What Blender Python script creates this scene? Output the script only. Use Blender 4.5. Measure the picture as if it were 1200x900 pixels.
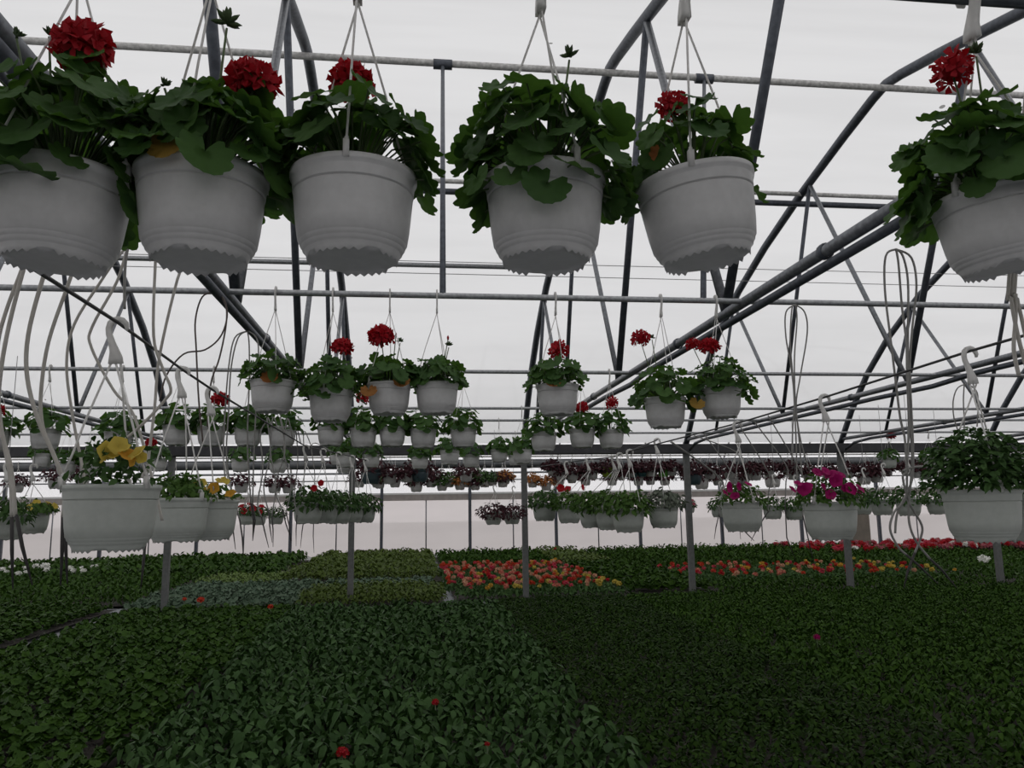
import bpy, math, random
import numpy as np
from mathutils import Vector, Matrix
from math import sin, cos, pi, radians

for o in list(bpy.data.objects):
    bpy.data.objects.remove(o)
SC = bpy.context.scene
COL = SC.collection
rng = random.Random(7)

# ------------------------------------------------------------------ camera
EYE = 1.6
FPX = 930.0
psi, th, ro = radians(7.2), radians(8.95), 0.0145
r0 = Vector((cos(psi), -sin(psi), 0)); f0 = Vector((sin(psi)*cos(th), cos(psi)*cos(th), sin(th))); u0 = r0.cross(f0)
RR = cos(ro)*r0 - sin(ro)*u0; UU = sin(ro)*r0 + cos(ro)*u0; FF = f0
cam_d = bpy.data.cameras.new('camera'); cam = bpy.data.objects.new('camera', cam_d); COL.objects.link(cam)
cam_d.sensor_width = 36; cam_d.lens = 36*FPX/1200; cam_d.clip_start = 0.05; cam_d.clip_end = 500
M = Matrix((RR, UU, -FF)).transposed().to_4x4(); M.translation = Vector((0, 0, EYE))
cam.matrix_world = M
SC.camera = cam

# ------------------------------------------------------------------ sky: an even, overcast day
W = bpy.data.worlds.new('overcast_sky'); SC.world = W; W.use_nodes = True
nt = W.node_tree; bg = nt.nodes['Background']
tc = nt.nodes.new('ShaderNodeTexCoord'); sp = nt.nodes.new('ShaderNodeSeparateXYZ'); cr = nt.nodes.new('ShaderNodeValToRGB')
nt.links.new(tc.outputs['Generated'], sp.inputs[0]); nt.links.new(sp.outputs['Z'], cr.inputs[0]); nt.links.new(cr.outputs[0], bg.inputs[0])
cr.color_ramp.elements[0].position = 0.0; cr.color_ramp.elements[0].color = (0.80, 0.785, 0.80, 1)
cr.color_ramp.elements[1].position = 0.75; cr.color_ramp.elements[1].color = (0.70, 0.70, 0.705, 1)
bg.inputs[1].default_value = 1.0
SC.view_settings.view_transform = 'Standard'; SC.view_settings.look = 'None'
SC.view_settings.exposure = 0.13; SC.view_settings.gamma = 1.0; SC.view_settings.use_curve_mapping = False

# ------------------------------------------------------------------ measuring helpers (photo pixel -> point on a known plane)
def ray(px, py): return (px-600)*RR + (450-py)*UU + FPX*FF
def on(axis, px, py, v):
    d = ray(px, py); t = (v - (EYE if axis == 2 else 0))/d[axis]
    p = d*t; p.z += EYE; return p
def onY(px, py, Y): return on(1, px, py, Y)
def onX(px, py, X): return on(0, px, py, X)
def onZ(px, py, Z): return on(2, px, py, Z)
def proj(p):
    d = Vector(p) - Vector((0, 0, EYE)); c = d.dot(FF)
    if c < .05: return (-9999, -9999, c)
    return (600+FPX*d.dot(RR)/c, 450-FPX*d.dot(UU)/c, c)

# ------------------------------------------------------------------ mesh building
class MB:
    def __init__(s): s.v = []; s.f = []; s.m = []
    def add(s, v, f, mi=0):
        b = len(s.v); s.v += [tuple(q) for q in v]; s.f += [tuple(i+b for i in q) for q in f]; s.m += [mi]*len(f); return s
    def box(s, a, b, mi=0):
        x0, y0, z0 = a; x1, y1, z1 = b
        v = [(x0,y0,z0),(x1,y0,z0),(x1,y1,z0),(x0,y1,z0),(x0,y0,z1),(x1,y0,z1),(x1,y1,z1),(x0,y1,z1)]
        return s.add(v, [(3,2,1,0),(4,5,6,7),(0,1,5,4),(1,2,6,5),(2,3,7,6),(3,0,4,7)], mi)
    def tube(s, pts, r, n=8, mi=0, cap=True):
        pts = [Vector(p) for p in pts]; m = len(pts)
        rs = r if isinstance(r, (list, tuple)) else [r]*m
        v = []; f = []; up = None
        for i, p in enumerate(pts):
            t = (pts[min(i+1, m-1)] - pts[max(i-1, 0)])
            t = t.normalized() if t.length > 1e-9 else Vector((0, 0, 1))
            if up is None:
                up = Vector((0, 0, 1)) if abs(t.z) < .9 else Vector((0, 1, 0))
            a = t.cross(up)
            if a.length < 1e-4: a = t.cross(Vector((1, 0, 0)))
            a.normalize(); b = a.cross(t).normalized(); up = b
            for k in range(n):
                q = 2*pi*k/n; v.append(p + rs[i]*(cos(q)*a + sin(q)*b))
        for i in range(m-1):
            for k in range(n):
                k2 = (k+1) % n; f.append((i*n+k, i*n+k2, (i+1)*n+k2, (i+1)*n+k))
        if cap:
            f.append(tuple(range(n-1, -1, -1))); f.append(tuple((m-1)*n+k for k in range(n)))
        return s.add(v, f, mi)
    def lathe(s, prof, n=32, mi=0, c=(0,0,0), zmod=None):
        v = []; f = []; m = len(prof)
        for i, (r, z) in enumerate(prof):
            for k in range(n):
                q = 2*pi*k/n; dz = zmod(i, k) if zmod else 0
                v.append((c[0]+r*cos(q), c[1]+r*sin(q), c[2]+z+dz))
        for i in range(m-1):
            for k in range(n):
                k2 = (k+1) % n; f.append((i*n+k, i*n+k2, (i+1)*n+k2, (i+1)*n+k))
        return s.add(v, f, mi)
    def ribbon(s, pts, hw, th_, side, mi=0):
        """flat strap: centre line pts, half width hw[i] across the bend plane, thickness along side"""
        pts = [Vector(p) for p in pts]; m = len(pts); side = Vector(side).normalized(); v = []; f = []
        for i, p in enumerate(pts):
            t = (pts[min(i+1, m-1)] - pts[max(i-1, 0)]).normalized(); a = t.cross(side).normalized()
            for (x, y) in ((-1,-1),(1,-1),(1,1),(-1,1)): v.append(p + a*hw[i]*x + side*th_*y)
        for i in range(m-1):
            for k in range(4): f.append((i*4+k, i*4+(k+1)%4, i*4+4+(k+1)%4, i*4+4+k))
        f.append((3,2,1,0)); f.append(tuple((m-1)*4+k for k in range(4)))
        return s.add(v, f, mi)
    def mesh(s, name, mats, smooth=True):
        me = bpy.data.meshes.new(name); me.from_pydata(s.v, [], s.f)
        for m_ in (mats if isinstance(mats, (list, tuple)) else [mats]): me.materials.append(m_)
        if len(me.materials) > 1: me.polygons.foreach_set('material_index', s.m)
        if smooth: me.polygons.foreach_set('use_smooth', [True]*len(s.f))
        me.update(); return me

def np_mesh(name, V, F, mat, smooth=True, midx=None):
    """V (n,3), F (m,3) triangles"""
    me = bpy.data.meshes.new(name); n = len(V); m = len(F)
    me.vertices.add(n); me.vertices.foreach_set('co', np.ascontiguousarray(V, dtype=np.float32).ravel())
    me.loops.add(m*3); me.loops.foreach_set('vertex_index', np.ascontiguousarray(F, dtype=np.int32).ravel())
    me.polygons.add(m); me.polygons.foreach_set('loop_start', np.arange(0, m*3, 3, dtype=np.int32))
    me.update(calc_edges=True); me.validate()
    for x in (mat if isinstance(mat, (list, tuple)) else [mat]): me.materials.append(x)
    if midx is not None: me.polygons.foreach_set('material_index', np.asarray(midx, dtype=np.int32))
    me.polygons.foreach_set('use_smooth', np.full(m, smooth)); return me

def link(name, me, parent=None, loc=None, mat=None):
    o = bpy.data.objects.new(name, me); COL.objects.link(o)
    if parent: o.parent = parent
    if mat is not None: o.matrix_local = mat
    elif loc is not None: o.location = loc
    return o
def obj(name, mb, mats, parent=None, loc=None, smooth=True): return link(name, mb.mesh(name, mats, smooth), parent, loc)
def tag(o, label=None, cat=None, group=None, kind=None):
    if label: o['label'] = label
    if cat: o['category'] = cat
    if group: o['group'] = group
    if kind: o['kind'] = kind
    return o
def thing(name, label, cat, loc, group=None, rz=0):
    o = bpy.data.objects.new(name, None); COL.objects.link(o); o.location = loc; o.rotation_euler = (0, 0, rz)
    o.empty_display_size = .05
    return tag(o, label, cat, group)
ORD = ['first','second','third','fourth','fifth','sixth','seventh','eighth','ninth','tenth','eleventh','twelfth','thirteenth','fourteenth',
       'fifteenth','sixteenth','seventeenth','eighteenth','nineteenth','twentieth']

# ------------------------------------------------------------------ materials
def newmat(name):
    m = bpy.data.materials.new(name); m.use_nodes = True; t = m.node_tree; t.nodes.clear()
    out = t.nodes.new('ShaderNodeOutputMaterial'); return m, t, out
def N(t, kind, **kw):
    n = t.nodes.new(kind)
    for k, v in kw.items(): setattr(n, k, v)
    return n
def plain(name, c1, c2=None, rough=.5, scale=20, metal=0, spec=.5, bump=0, detail=3, trans=0):
    m, t, out = newmat(name); p = N(t, 'ShaderNodeBsdfPrincipled')
    p.inputs['Roughness'].default_value = rough; p.inputs['Metallic'].default_value = metal; p.inputs['Specular IOR Level'].default_value = spec
    c2 = c2 or tuple(x*.8 for x in c1)
    tcn = N(t, 'ShaderNodeTexCoord'); nz = N(t, 'ShaderNodeTexNoise'); nz.inputs['Scale'].default_value = scale; nz.inputs['Detail'].default_value = detail
    t.links.new(tcn.outputs['Object'], nz.inputs['Vector'])
    rp = N(t, 'ShaderNodeValToRGB'); rp.color_ramp.elements[0].position = .35; rp.color_ramp.elements[1].position = .65
    rp.color_ramp.elements[0].color = (*c1, 1); rp.color_ramp.elements[1].color = (*c2, 1)
    t.links.new(nz.outputs['Fac'], rp.inputs[0]); t.links.new(rp.outputs[0], p.inputs['Base Color'])
    if bump:
        b = N(t, 'ShaderNodeBump'); b.inputs['Strength'].default_value = bump; b.inputs['Distance'].default_value = .01
        t.links.new(nz.outputs['Fac'], b.inputs['Height']); t.links.new(b.outputs[0], p.inputs['Normal'])
    last = p.outputs[0]
    if trans:
        tr = N(t, 'ShaderNodeBsdfTranslucent'); t.links.new(rp.outputs[0], tr.inputs[0]); mx = N(t, 'ShaderNodeMixShader'); mx.inputs[0].default_value = trans
        t.links.new(last, mx.inputs[1]); t.links.new(tr.outputs[0], mx.inputs[2]); last = mx.outputs[0]
    t.links.new(last, out.inputs[0]); return m
def leafy(name, dark, light, rough=.6, spec=.15, trans=.2, tcol=None, scale=40):
    """leaf colour varies from leaf to leaf (object and island random) with fine mottling"""
    m, t, out = newmat(name); p = N(t, 'ShaderNodeBsdfPrincipled'); p.inputs['Roughness'].default_value = rough; p.inputs['Specular IOR Level'].default_value = spec
    oi = N(t, 'ShaderNodeObjectInfo'); ge = N(t, 'ShaderNodeNewGeometry'); ad = N(t, 'ShaderNodeMath', operation='ADD'); fr = N(t, 'ShaderNodeMath', operation='FRACT')
    t.links.new(oi.outputs['Random'], ad.inputs[0]); t.links.new(ge.outputs['Random Per Island'], ad.inputs[1]); t.links.new(ad.outputs[0], fr.inputs[0])
    tcn = N(t, 'ShaderNodeTexCoord'); nz = N(t, 'ShaderNodeTexNoise'); nz.inputs['Scale'].default_value = scale; nz.inputs['Detail'].default_value = 2
    t.links.new(tcn.outputs['Object'], nz.inputs['Vector'])
    mu = N(t, 'ShaderNodeMath', operation='MULTIPLY'); mu.inputs[1].default_value = .6; t.links.new(fr.outputs[0], mu.inputs[0])
    ma = N(t, 'ShaderNodeMath', operation='MULTIPLY_ADD'); ma.inputs[1].default_value = .4; t.links.new(nz.outputs['Fac'], ma.inputs[0]); t.links.new(mu.outputs[0], ma.inputs[2])
    rp = N(t, 'ShaderNodeValToRGB'); rp.color_ramp.elements[0].color = (*dark, 1); rp.color_ramp.elements[1].color = (*light, 1)
    t.links.new(ma.outputs[0], rp.inputs[0]); t.links.new(rp.outputs[0], p.inputs['Base Color'])
    tr = N(t, 'ShaderNodeBsdfTranslucent'); mx = N(t, 'ShaderNodeMixShader'); mx.inputs[0].default_value = trans
    if tcol: tr.inputs[0].default_value = (*tcol, 1)
    else: t.links.new(rp.outputs[0], tr.inputs[0])
    t.links.new(p.outputs[0], mx.inputs[1]); t.links.new(tr.outputs[0], mx.inputs[2]); t.links.new(mx.outputs[0], out.inputs[0]); return m
def film(name, tfac, col, tcol=(1, 1, 1), specks=False):
    """greenhouse plastic: part clear, part diffusing"""
    m, t, out = newmat(name); tr = N(t, 'ShaderNodeBsdfTransparent'); tl = N(t, 'ShaderNodeBsdfTranslucent'); mx = N(t, 'ShaderNodeMixShader')
    tr.inputs[0].default_value = (*tcol, 1); mx.inputs[0].default_value = 1-tfac
    tcn = N(t, 'ShaderNodeTexCoord'); nz = N(t, 'ShaderNodeTexNoise'); nz.inputs['Scale'].default_value = .6; nz.inputs['Detail'].default_value = 4
    mp = N(t, 'ShaderNodeMapping'); mp.inputs['Scale'].default_value = (.5, 2.5, 2.5); t.links.new(tcn.outputs['Object'], mp.inputs[0]); t.links.new(mp.outputs[0], nz.inputs['Vector'])
    rp = N(t, 'ShaderNodeValToRGB'); rp.color_ramp.elements[0].color = (*[c*.93 for c in col], 1); rp.color_ramp.elements[1].color = (*col, 1)
    rp.color_ramp.elements[0].position = .3; rp.color_ramp.elements[1].position = .6
    t.links.new(nz.outputs['Fac'], rp.inputs[0]); last = rp.outputs[0]
    if specks:
        vo = N(t, 'ShaderNodeTexVoronoi'); vo.inputs['Scale'].default_value = 1.1; t.links.new(tcn.outputs['Object'], vo.inputs['Vector'])
        lt = N(t, 'ShaderNodeMath', operation='LESS_THAN'); lt.inputs[1].default_value = .035; t.links.new(vo.outputs['Distance'], lt.inputs[0])
        mc = N(t, 'ShaderNodeMixRGB'); mc.inputs[2].default_value = (.25, .25, .24, 1); t.links.new(lt.outputs[0], mc.inputs[0]); t.links.new(last, mc.inputs[1]); last = mc.outputs[0]
    t.links.new(last, tl.inputs[0]); t.links.new(tr.outputs[0], mx.inputs[1]); t.links.new(tl.outputs[0], mx.inputs[2]); t.links.new(mx.outputs[0], out.inputs[0]); return m

m_pot = plain('pot_plastic', (.54, .535, .53), (.50, .495, .49), rough=.45, scale=6, spec=.35)
m_pot2 = plain('pot_plastic_green_grey', (.40, .42, .39), (.37, .39, .36), rough=.45, scale=6, spec=.35)
m_teal = plain('teal_plastic', (.02, .09, .10), (.016, .07, .08), rough=.4)
m_navy = plain('slate_plastic', (.05, .085, .10), (.04, .07, .085), rough=.4)
m_lime = plain('lime_plastic', (.30, .42, .03), (.25, .36, .02), rough=.4)
m_green = plain('green_plastic', (.09, .34, .02), (.07, .28, .02), rough=.4)
m_white = plain('hanger_plastic', (.84, .83, .81), (.78, .77, .75), rough=.5, scale=60, trans=.45)
m_soil = plain('potting_soil', (.012, .009, .006), (.024, .018, .012), rough=.95, scale=90, bump=.6)
m_steel = plain('galvanised_steel', (.22, .23, .245), (.15, .155, .17), rough=.42, scale=35, metal=.55)
m_steel_d = plain('weathered_steel', (.095, .105, .125), (.062, .068, .082), rough=.5, scale=25, metal=.45)
m_steel_l = plain('bright_galvanised_steel', (.40, .41, .42), (.27, .275, .285), rough=.38, scale=50, metal=.6)
m_white_p = plain('whitewashed_pipe', (.62, .61, .59), (.36, .35, .34), rough=.6, scale=28, detail=6)
m_post = plain('dull_grey_post', (.125, .128, .125), (.095, .098, .096), rough=.6, scale=18, metal=.2)
m_gutter = plain('dark_gutter_steel', (.045, .045, .05), (.03, .03, .034), rough=.6, scale=8)
m_duct = plain('dark_duct', (.085, .09, .095), (.06, .065, .07), rough=.5, scale=6)
m_wire = plain('wire', (.03, .03, .032), (.05, .05, .05), rough=.6)
m_wire_l = plain('pale_wire', (.35, .35, .35), (.28, .28, .28), rough=.5)
m_hose = plain('milky_drip_hose', (.58, .555, .51), (.50, .475, .43), rough=.5, scale=15, trans=.25)
m_hose_g = plain('grey_drip_hose', (.24, .235, .22), (.18, .175, .165), rough=.5, scale=15)
m_hose_d = plain('brown_drip_hose', (.085, .06, .05), (.06, .045, .04), rough=.5, scale=15)
m_stake = plain('black_drip_stake', (.022, .02, .02), (.035, .03, .03), rough=.6)
m_board = plain('weathered_board', (.36, .32, .30), (.29, .26, .245), rough=.8, scale=5)
m_batten = plain('white_batten', (.72, .71, .70), (.64, .63, .62), rough=.6, scale=5)
m_canvas = plain('taupe_sheet', (.20, .17, .14), (.16, .14, .115), rough=.8, scale=4)
m_fabric = plain('ground_fabric', (.23, .24, .25), (.17, .175, .185), rough=.85, scale=8, bump=.2)
m_outside = plain('pale_gravel', (.40, .39, .38), (.33, .32, .31), rough=.95, scale=1.5)
m_film = film('roof_film', .06, (.93, .93, .93), (.95, .95, .95), specks=True)
m_side = film('side_curtain', .4, (.93, .90, .89), (.97, .94, .94))
m_clear = film('clear_film', .8, (.93, .93, .93))

L_ger = leafy('geranium_leaf', (.022, .058, .018), (.070, .145, .034), rough=.6, spec=.2, trans=.3, tcol=(.09, .20, .025))
L_yel = leafy('yellowed_leaf', (.30, .21, .05), (.42, .24, .05), trans=.35)
L_org = leafy('orange_leaf', (.30, .10, .03), (.36, .17, .05), trans=.3)
L_stem = plain('green_stem', (.08, .12, .045), (.06, .09, .035), rough=.6)
L_bud = leafy('flower_bud_green', (.04, .07, .03), (.08, .12, .05), trans=.15)
F_red = leafy('red_petal', (.28, .003, .010), (.42, .006, .016), rough=.6, spec=.25, trans=.25, tcol=(.5, .01, .015))
F_mag = leafy('magenta_petal', (.22, .003, .075), (.38, .006, .13), rough=.6, trans=.25)
F_pink = leafy('dusky_pink_petal', (.30, .06, .09), (.55, .18, .20), rough=.6, trans=.25)
F_yel = leafy('yellow_petal', (.50, .36, .04), (.62, .50, .12), rough=.6, trans=.3)
F_amb = leafy('amber_petal', (.54, .25, .02), (.62, .38, .06), rough=.6, trans=.3)
F_cor = leafy('coral_petal', (.56, .13, .09), (.66, .26, .19), rough=.6, trans=.25)
F_ora = leafy('orange_red_petal', (.46, .025, .012), (.56, .07, .03), rough=.6, trans=.25)
F_pch = leafy('peach_petal', (.58, .28, .16), (.64, .36, .25), rough=.6, trans=.25)
F_ros = leafy('rose_petal', (.48, .02, .06), (.56, .08, .11), rough=.6, trans=.25)
F_wht = leafy('white_petal', (.75, .75, .70), (.85, .85, .80), rough=.6, trans=.25)
L_A = leafy('lettuce_green_leaf', (.013, .038, .005), (.045, .098, .011), trans=.12, spec=.12)
L_B = leafy('blue_green_leaf', (.011, .035, .006), (.052, .110, .028), rough=.55, spec=.15, trans=.1)
L_C = leafy('dark_olive_leaf', (.006, .020, .002), (.028, .060, .007), trans=.08, spec=.06)
L_D = leafy('mid_green_leaf', (.010, .031, .003), (.042, .090, .010), trans=.1, spec=.08)
L_olive = leafy('olive_green_leaf', (.040, .068, .010), (.085, .125, .022), trans=.15)
L_light = leafy('light_green_leaf', (.075, .125, .028), (.13, .19, .05), trans=.15)
L_blue = leafy('grey_green_leaf', (.05, .09, .055), (.12, .17, .11), trans=.12)
L_bush = leafy('bushy_green_leaf', (.022, .055, .014), (.065, .13, .035), trans=.2)
L_fine = leafy('fine_green_leaf', (.035, .085, .014), (.08, .15, .03), trans=.2)
L_dkred = leafy('wine_red_leaf', (.030, .010, .014), (.075, .024, .03), trans=.15)
L_grey = leafy('dusty_green_leaf', (.09, .11, .08), (.16, .18, .14), trans=.15)

# ------------------------------------------------------------------ world ground and walls
YG, XL, XR, YW = 14.0, -22.0, 30.0, 27.6
tag(obj('floor', MB().box((XL, -13, -.1), (XR, YW, 0)), m_fabric, smooth=False), 'grey woven ground cloth under the beds', kind='structure')
tag(obj('ground', MB().box((-90, -90, -.35), (90, 120, -.12)), m_outside, smooth=False), 'pale ground outside the greenhouse', kind='structure')

wb = link('wall_back', MB().box((XL, YW-.02, 0), (XR, YW+.06, .12)).mesh('wall_back', m_batten, False)); tag(wb, 'white plastic side wall at the far end of the beds', kind='structure')
XP = [-1.03 + 2.99*k for k in range(-7, 11)]            # bow lines, 3 m apart
me_panel = MB().box((-1.46, -.012, .12), (1.46, .012, 1.93)).mesh('panel', m_side, False)
me_upper = MB().box((-1.46, -.006, 2.15), (1.46, .006, 2.75)).mesh('upper_pane', m_clear, False)
me_wp = MB().box((-.05, -.05, 0), (.05, .05, 2.75)).mesh('post', m_steel_d, False)
me_ws = MB().tube([(0, 0, .1), (0, 0, 1.93)], .022, 8).mesh('stud', m_steel)
me_bd = MB().box((-1.485, -.03, 1.93), (1.485, .03, 2.13)).mesh('board', m_board, False)
me_bt = MB().box((-1.495, -.04, 2.13), (1.495, .03, 2.19)).mesh('batten', m_batten, False)
for k, X in enumerate(XP[:-1]):
    link('panel', me_panel, wb, (X+1.495, YW, 0)); link('upper_pane', me_upper, wb, (X+1.495, YW, 0))
    link('post', me_wp, wb, (X, YW-.06, 0)); link('stud', me_ws, wb, (X+1.495, YW-.05, 0))
    link('board', me_bd, wb, (X+1.495, YW-.05, 0)); link('batten', me_bt, wb, (X+1.495, YW-.05, 0))
tag(obj('canvas_sheet', MB().box((-.42, -.02, 0), (.42, .02, 1.95)), m_canvas, loc=(onY(1005, 600, YW-.2).x, YW-.2, 0), smooth=False),
    'dull brown sheet hung against the white far wall behind the magenta petunia basket', 'sheet')

# roof shape of one bay, gutter to gutter
PROF = [(14.0, 2.68), (13.5, 3.28), (12.9, 3.86), (12.2, 4.36), (11.3, 4.84), (10.3, 5.22), (9.2, 5.55), (8.1, 5.82), (7.5, 5.95), (7.25, 5.985)]
PROF += [(14.5-y, z) for (y, z) in PROF[-2::-1]]          # mirrored about the ridge at Y=7.25
def arch_z(Y):
    for (a, za), (b, zb) in zip(PROF, PROF[1:]):
        if b <= Y <= a: return za + (zb-za)*(Y-a)/(b-a)
    return 2.68
def film_sheet(name, dy, mat, label, x0=XL, x1=XR):
    b = MB(); n = len(PROF)
    v = [(x0, y+dy, z+.075) for y, z in PROF] + [(x1, y+dy, z+.075) for y, z in PROF]
    b.add(v, [(i, i+1, n+i+1, n+i) for i in range(n-1)])
    return tag(obj(name, b, mat), label, kind='structure')
film_sheet('ceiling', 0, m_film, 'cloudy white plastic roof film over the near bay')
film_sheet('ceiling', 13.5, m_clear, 'cloudy white plastic roof film over the far bay')
for side, X in (('left', XL), ('right', XR)):
    b = MB(); b.add([(X, -13, 0), (X, YW, 0), (X, YW, 2.8), (X, -13, 2.8)], [(0,1,2,3)])
    for dy in (-13.5, 0, 13.5):
        v = [(X, y+dy, z) for y, z in PROF]; b.add(v, [tuple(range(len(v)))])
    tag(obj('wall_'+side, b, m_side, smooth=False), 'white plastic end wall of the greenhouse', kind='structure')
film_sheet('ceiling', -13.5, m_film, 'cloudy white plastic roof film over the bay behind the viewer')
b = MB(); b.add([(XL, -12.9, 0), (XR, -12.9, 0), (XR, -12.9, 2.75), (XL, -12.9, 2.75)], [(0,1,2,3)])
tag(obj('wall_front', b, m_side, smooth=False), 'white plastic side wall behind the viewer', kind='structure')

# ------------------------------------------------------------------ steelwork
for nm, Y, lab in (('gutter', 14.0, 'dark gutter beam along the tops of the post row'), ('gutter', .5, 'dark gutter beam over the near edge of the bay')):
    b = MB().box((XL, Y-.13, 2.56), (XR, Y+.13, 2.60)); b.box((XL, Y-.13, 2.60), (XR, Y-.115, 2.72)); b.box((XL, Y+.115, 2.60), (XR, Y+.13, 2.72))
    tag(obj(nm, b, m_gutter, smooth=False), lab, 'gutter')
tag(obj('air_duct', MB().tube([(XL, 22, 2.83), (XR, 22, 2.83)], .105, 14), m_duct), 'long dark grey duct running across the far bay behind the gutter', 'duct')
for k, (Y, z, r) in enumerate(((18.3, 2.86, .025), (20.2, 2.93, .02), (24.5, 2.72, .03), (25.8, 2.55, .02))):
    tag(obj('heating_pipe', MB().tube([(XL, Y, z), (XR, Y, z)], r, 8), m_white_p if k < 2 else m_steel), 'thin pale pipe across the far bay, %s one behind the gutter' % ORD[k], 'pipe', 'pipes of the far bay')

POSTN = {-3: 'far left', -2: 'left', -1: 'at far left of the frame, beside the black stakes', 0: 'behind the two yellow-flowered baskets at left',
         1: 'left of the begonia block', 2: 'in front of the orange begonia block', 3: 'right of the begonia block', 4: 'below the magenta petunia basket',
         5: 'below the big bushy basket at right'}
def web(b, Y0, z0, Y1, z1, r=.028): b.tube([(0, Y0, z0), (0, Y1, z1)], r, 8)
TOPS = [1.5, 3.35, 6.0, 8.95, 11.5]; BOTS = [2.0, 4.68, 7.35, 10.1, 12.5]
me_arch = MB().tube([(0, y, z) for y, z in PROF], .052, 12).mesh('arch', m_steel_d)
me_chord = MB().tube([(0, .55, 2.8), (0, 13.95, 2.8)], .030, 12).mesh('chord', m_steel)
lowp = [(.012, .6, 2.735), (.012, 6.4, 2.735), (.02, 7.0, 2.71), (.01, 8.0, 2.725), (.012, 13.0, 2.735), (0, 13.5, 2.70), (0, 13.8, 2.6)]
me_low = MB().tube(lowp, .024, 10).mesh('lower_pipe', m_steel_d)
webs = []
for i in range(5):
    if i: webs.append((BOTS[i], TOPS[i]))
    if 0 < i < 4: webs.append((BOTS[i], TOPS[i+1]))
me_web = []
for i, (Yb, Yt) in enumerate(webs):
    b = MB(); web(b, Yb, 2.82, Yt, arch_z(Yt)-.03, .032 if i < 3 else .026); me_web.append(b.mesh('web_bar', m_steel_d if i % 2 == 0 else m_steel))
me_clamp = MB().lathe([(.034, -.02), (.04, -.015), (.04, .015), (.034, .02)], 12).mesh('pipe_clamp', m_steel_d)
TR = {-2: 'furthest left grey roof truss, mostly outside the frame', -1: 'grey roof truss at left, landing on the post left of the yellow pansy basket',
      0: 'grey roof truss at left, landing on the post behind the yellow-flowered baskets', 1: 'grey roof truss whose double pipe runs behind the two left front baskets',
      2: 'grey roof truss whose double pipe passes behind the rightmost front basket', 3: 'grey roof truss landing on the post right of the orange begonia block',
      4: 'grey roof truss at right, landing on the post below the magenta petunias', 5: 'grey roof truss at far right, landing on the post under the bushy basket', 6: 'furthest right grey roof truss'}
for i in range(0, 7):
    X = -1.03 + 2.99*(i-1)
    t = thing('roof_truss', TR[i], 'roof truss', (X, 0, 0), 'roof trusses of the near bay')
    link('arch', me_arch, t); link('chord', me_chord, t); link('lower_pipe', me_low, t)
    for me in me_web: link('web_bar', me, t)
    for Y in (3.45, 5.6, 8.4, 11):
        link('pipe_clamp', me_clamp, t, mat=Matrix.Translation((0, Y, 2.8)) @ Matrix.Rotation(pi/2, 4, 'X'))
    p = thing('support_post', 'grey square steel post '+POSTN.get(i, 'further right'), 'post', (X, YG, 0), 'posts along the gutter')
    obj('shaft', MB().box((-.048, -.048, 0), (.048, .048, 2.56)), m_post, p, smooth=False)
    obj('foot_plate', MB().box((-.1, -.1, 0), (.1, .1, .012)), m_steel_d, p, smooth=False)
for i, (a, e) in enumerate((((.27, 7.13, 5.85), (.165, 4.38, 2.8)), ((2.9, 7.13, 5.85), (1.7, 4.38, 2.8)))):
    b = MB().tube([a, e], .018, 8); b.tube([(a[0]-.09, a[1], a[2]+.01), (a[0]+.09, a[1], a[2]+.01)], .05, 8)
    tag(obj('tie_rod', b, m_steel_d), ('upright thin rod from the ridge pipe to the second rail, left of the middle', 'slanting rod from the ridge pipe, mostly hidden by the fifth front basket')[i], 'rod', 'tie rods')
me_arch2 = MB().tube([(0, y+13.5, z) for y, z in PROF], .03, 8).mesh('arch', m_white_p)
for i in range(-1, 8):
    X = -1.03 + 2.99*(i-1)
    tag(link('roof_arch', me_arch2, None, (X, 0, 0)), 'roof arch of the far bay seen dimly through the plastic, %s from the left' % ORD[i+1], 'roof arch', 'arches of the far bay')
def pipe_x(name, Y, z, r, mat, lab, cat, grp, x0=XL+.5, x1=XR-.5): return tag(obj(name, MB().tube([(x0, Y, z), (x1, Y, z)], r, 10), mat), lab, cat, grp)
pipe_x('ridge_purlin', 7.13, 5.87, .034, m_white_p, 'whitish ridge pipe along the top of the near roof', 'purlin', 'roof purlins')
pipe_x('purlin', 9.25, 5.45, .038, m_steel_d, 'dark roof purlin below the ridge pipe, level with the front pots', 'purlin', 'roof purlins')
pipe_x('purlin', 9.15, 5.54, .028, m_white_p, 'pale roof pipe lying just above the dark purlin', 'purlin', 'roof purlins')
pipe_x('purlin', 10.75, 4.98, .034, m_steel_l, 'pale lower roof purlin glimpsed between the front pots', 'purlin', 'roof purlins', x1=1.95)
for k, (Y, z) in enumerate(((10.7, 5.02), (10.9, 4.90))):
    tag(obj('guy_wire', MB().tube([(XL+.5, Y, z+.04*k), (XR-.5, Y, z-.04*k)], .006, 5), m_wire_l), 'thin pale wire stretched along the roof, %s of the two' % ('upper', 'lower')[k], 'wire', 'roof wires')
RZ1 = 2.835
RAILS = [1.64, 4.38, 6.88, 9.43, 10.74, 12.6]
RL = ['hanging the front row of baskets', 'of the second row of baskets', 'of the third row of baskets', 'of the fourth row of baskets', 'of the fifth row of baskets', 'nearest to the gutter']
for k, Y in enumerate(RAILS):
    pipe_x('hanging_rail', Y, 2.80 if k else RZ1, .017, m_steel_l if k else m_steel_d, 'level galvanised pipe rail '+RL[k], 'rail', 'rails for hanging baskets')
RZ2 = 2.78
pipe_x('hanging_rail', 16.2, RZ2, .018, m_steel, 'level pipe rail in the far bay carrying the wine-red baskets', 'rail', 'rails for hanging baskets')
pipe_x('hanging_rail', 19.2, RZ2, .018, m_steel, 'level pipe rail in the far bay, second behind the gutter', 'rail', 'rails for hanging baskets')
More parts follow.
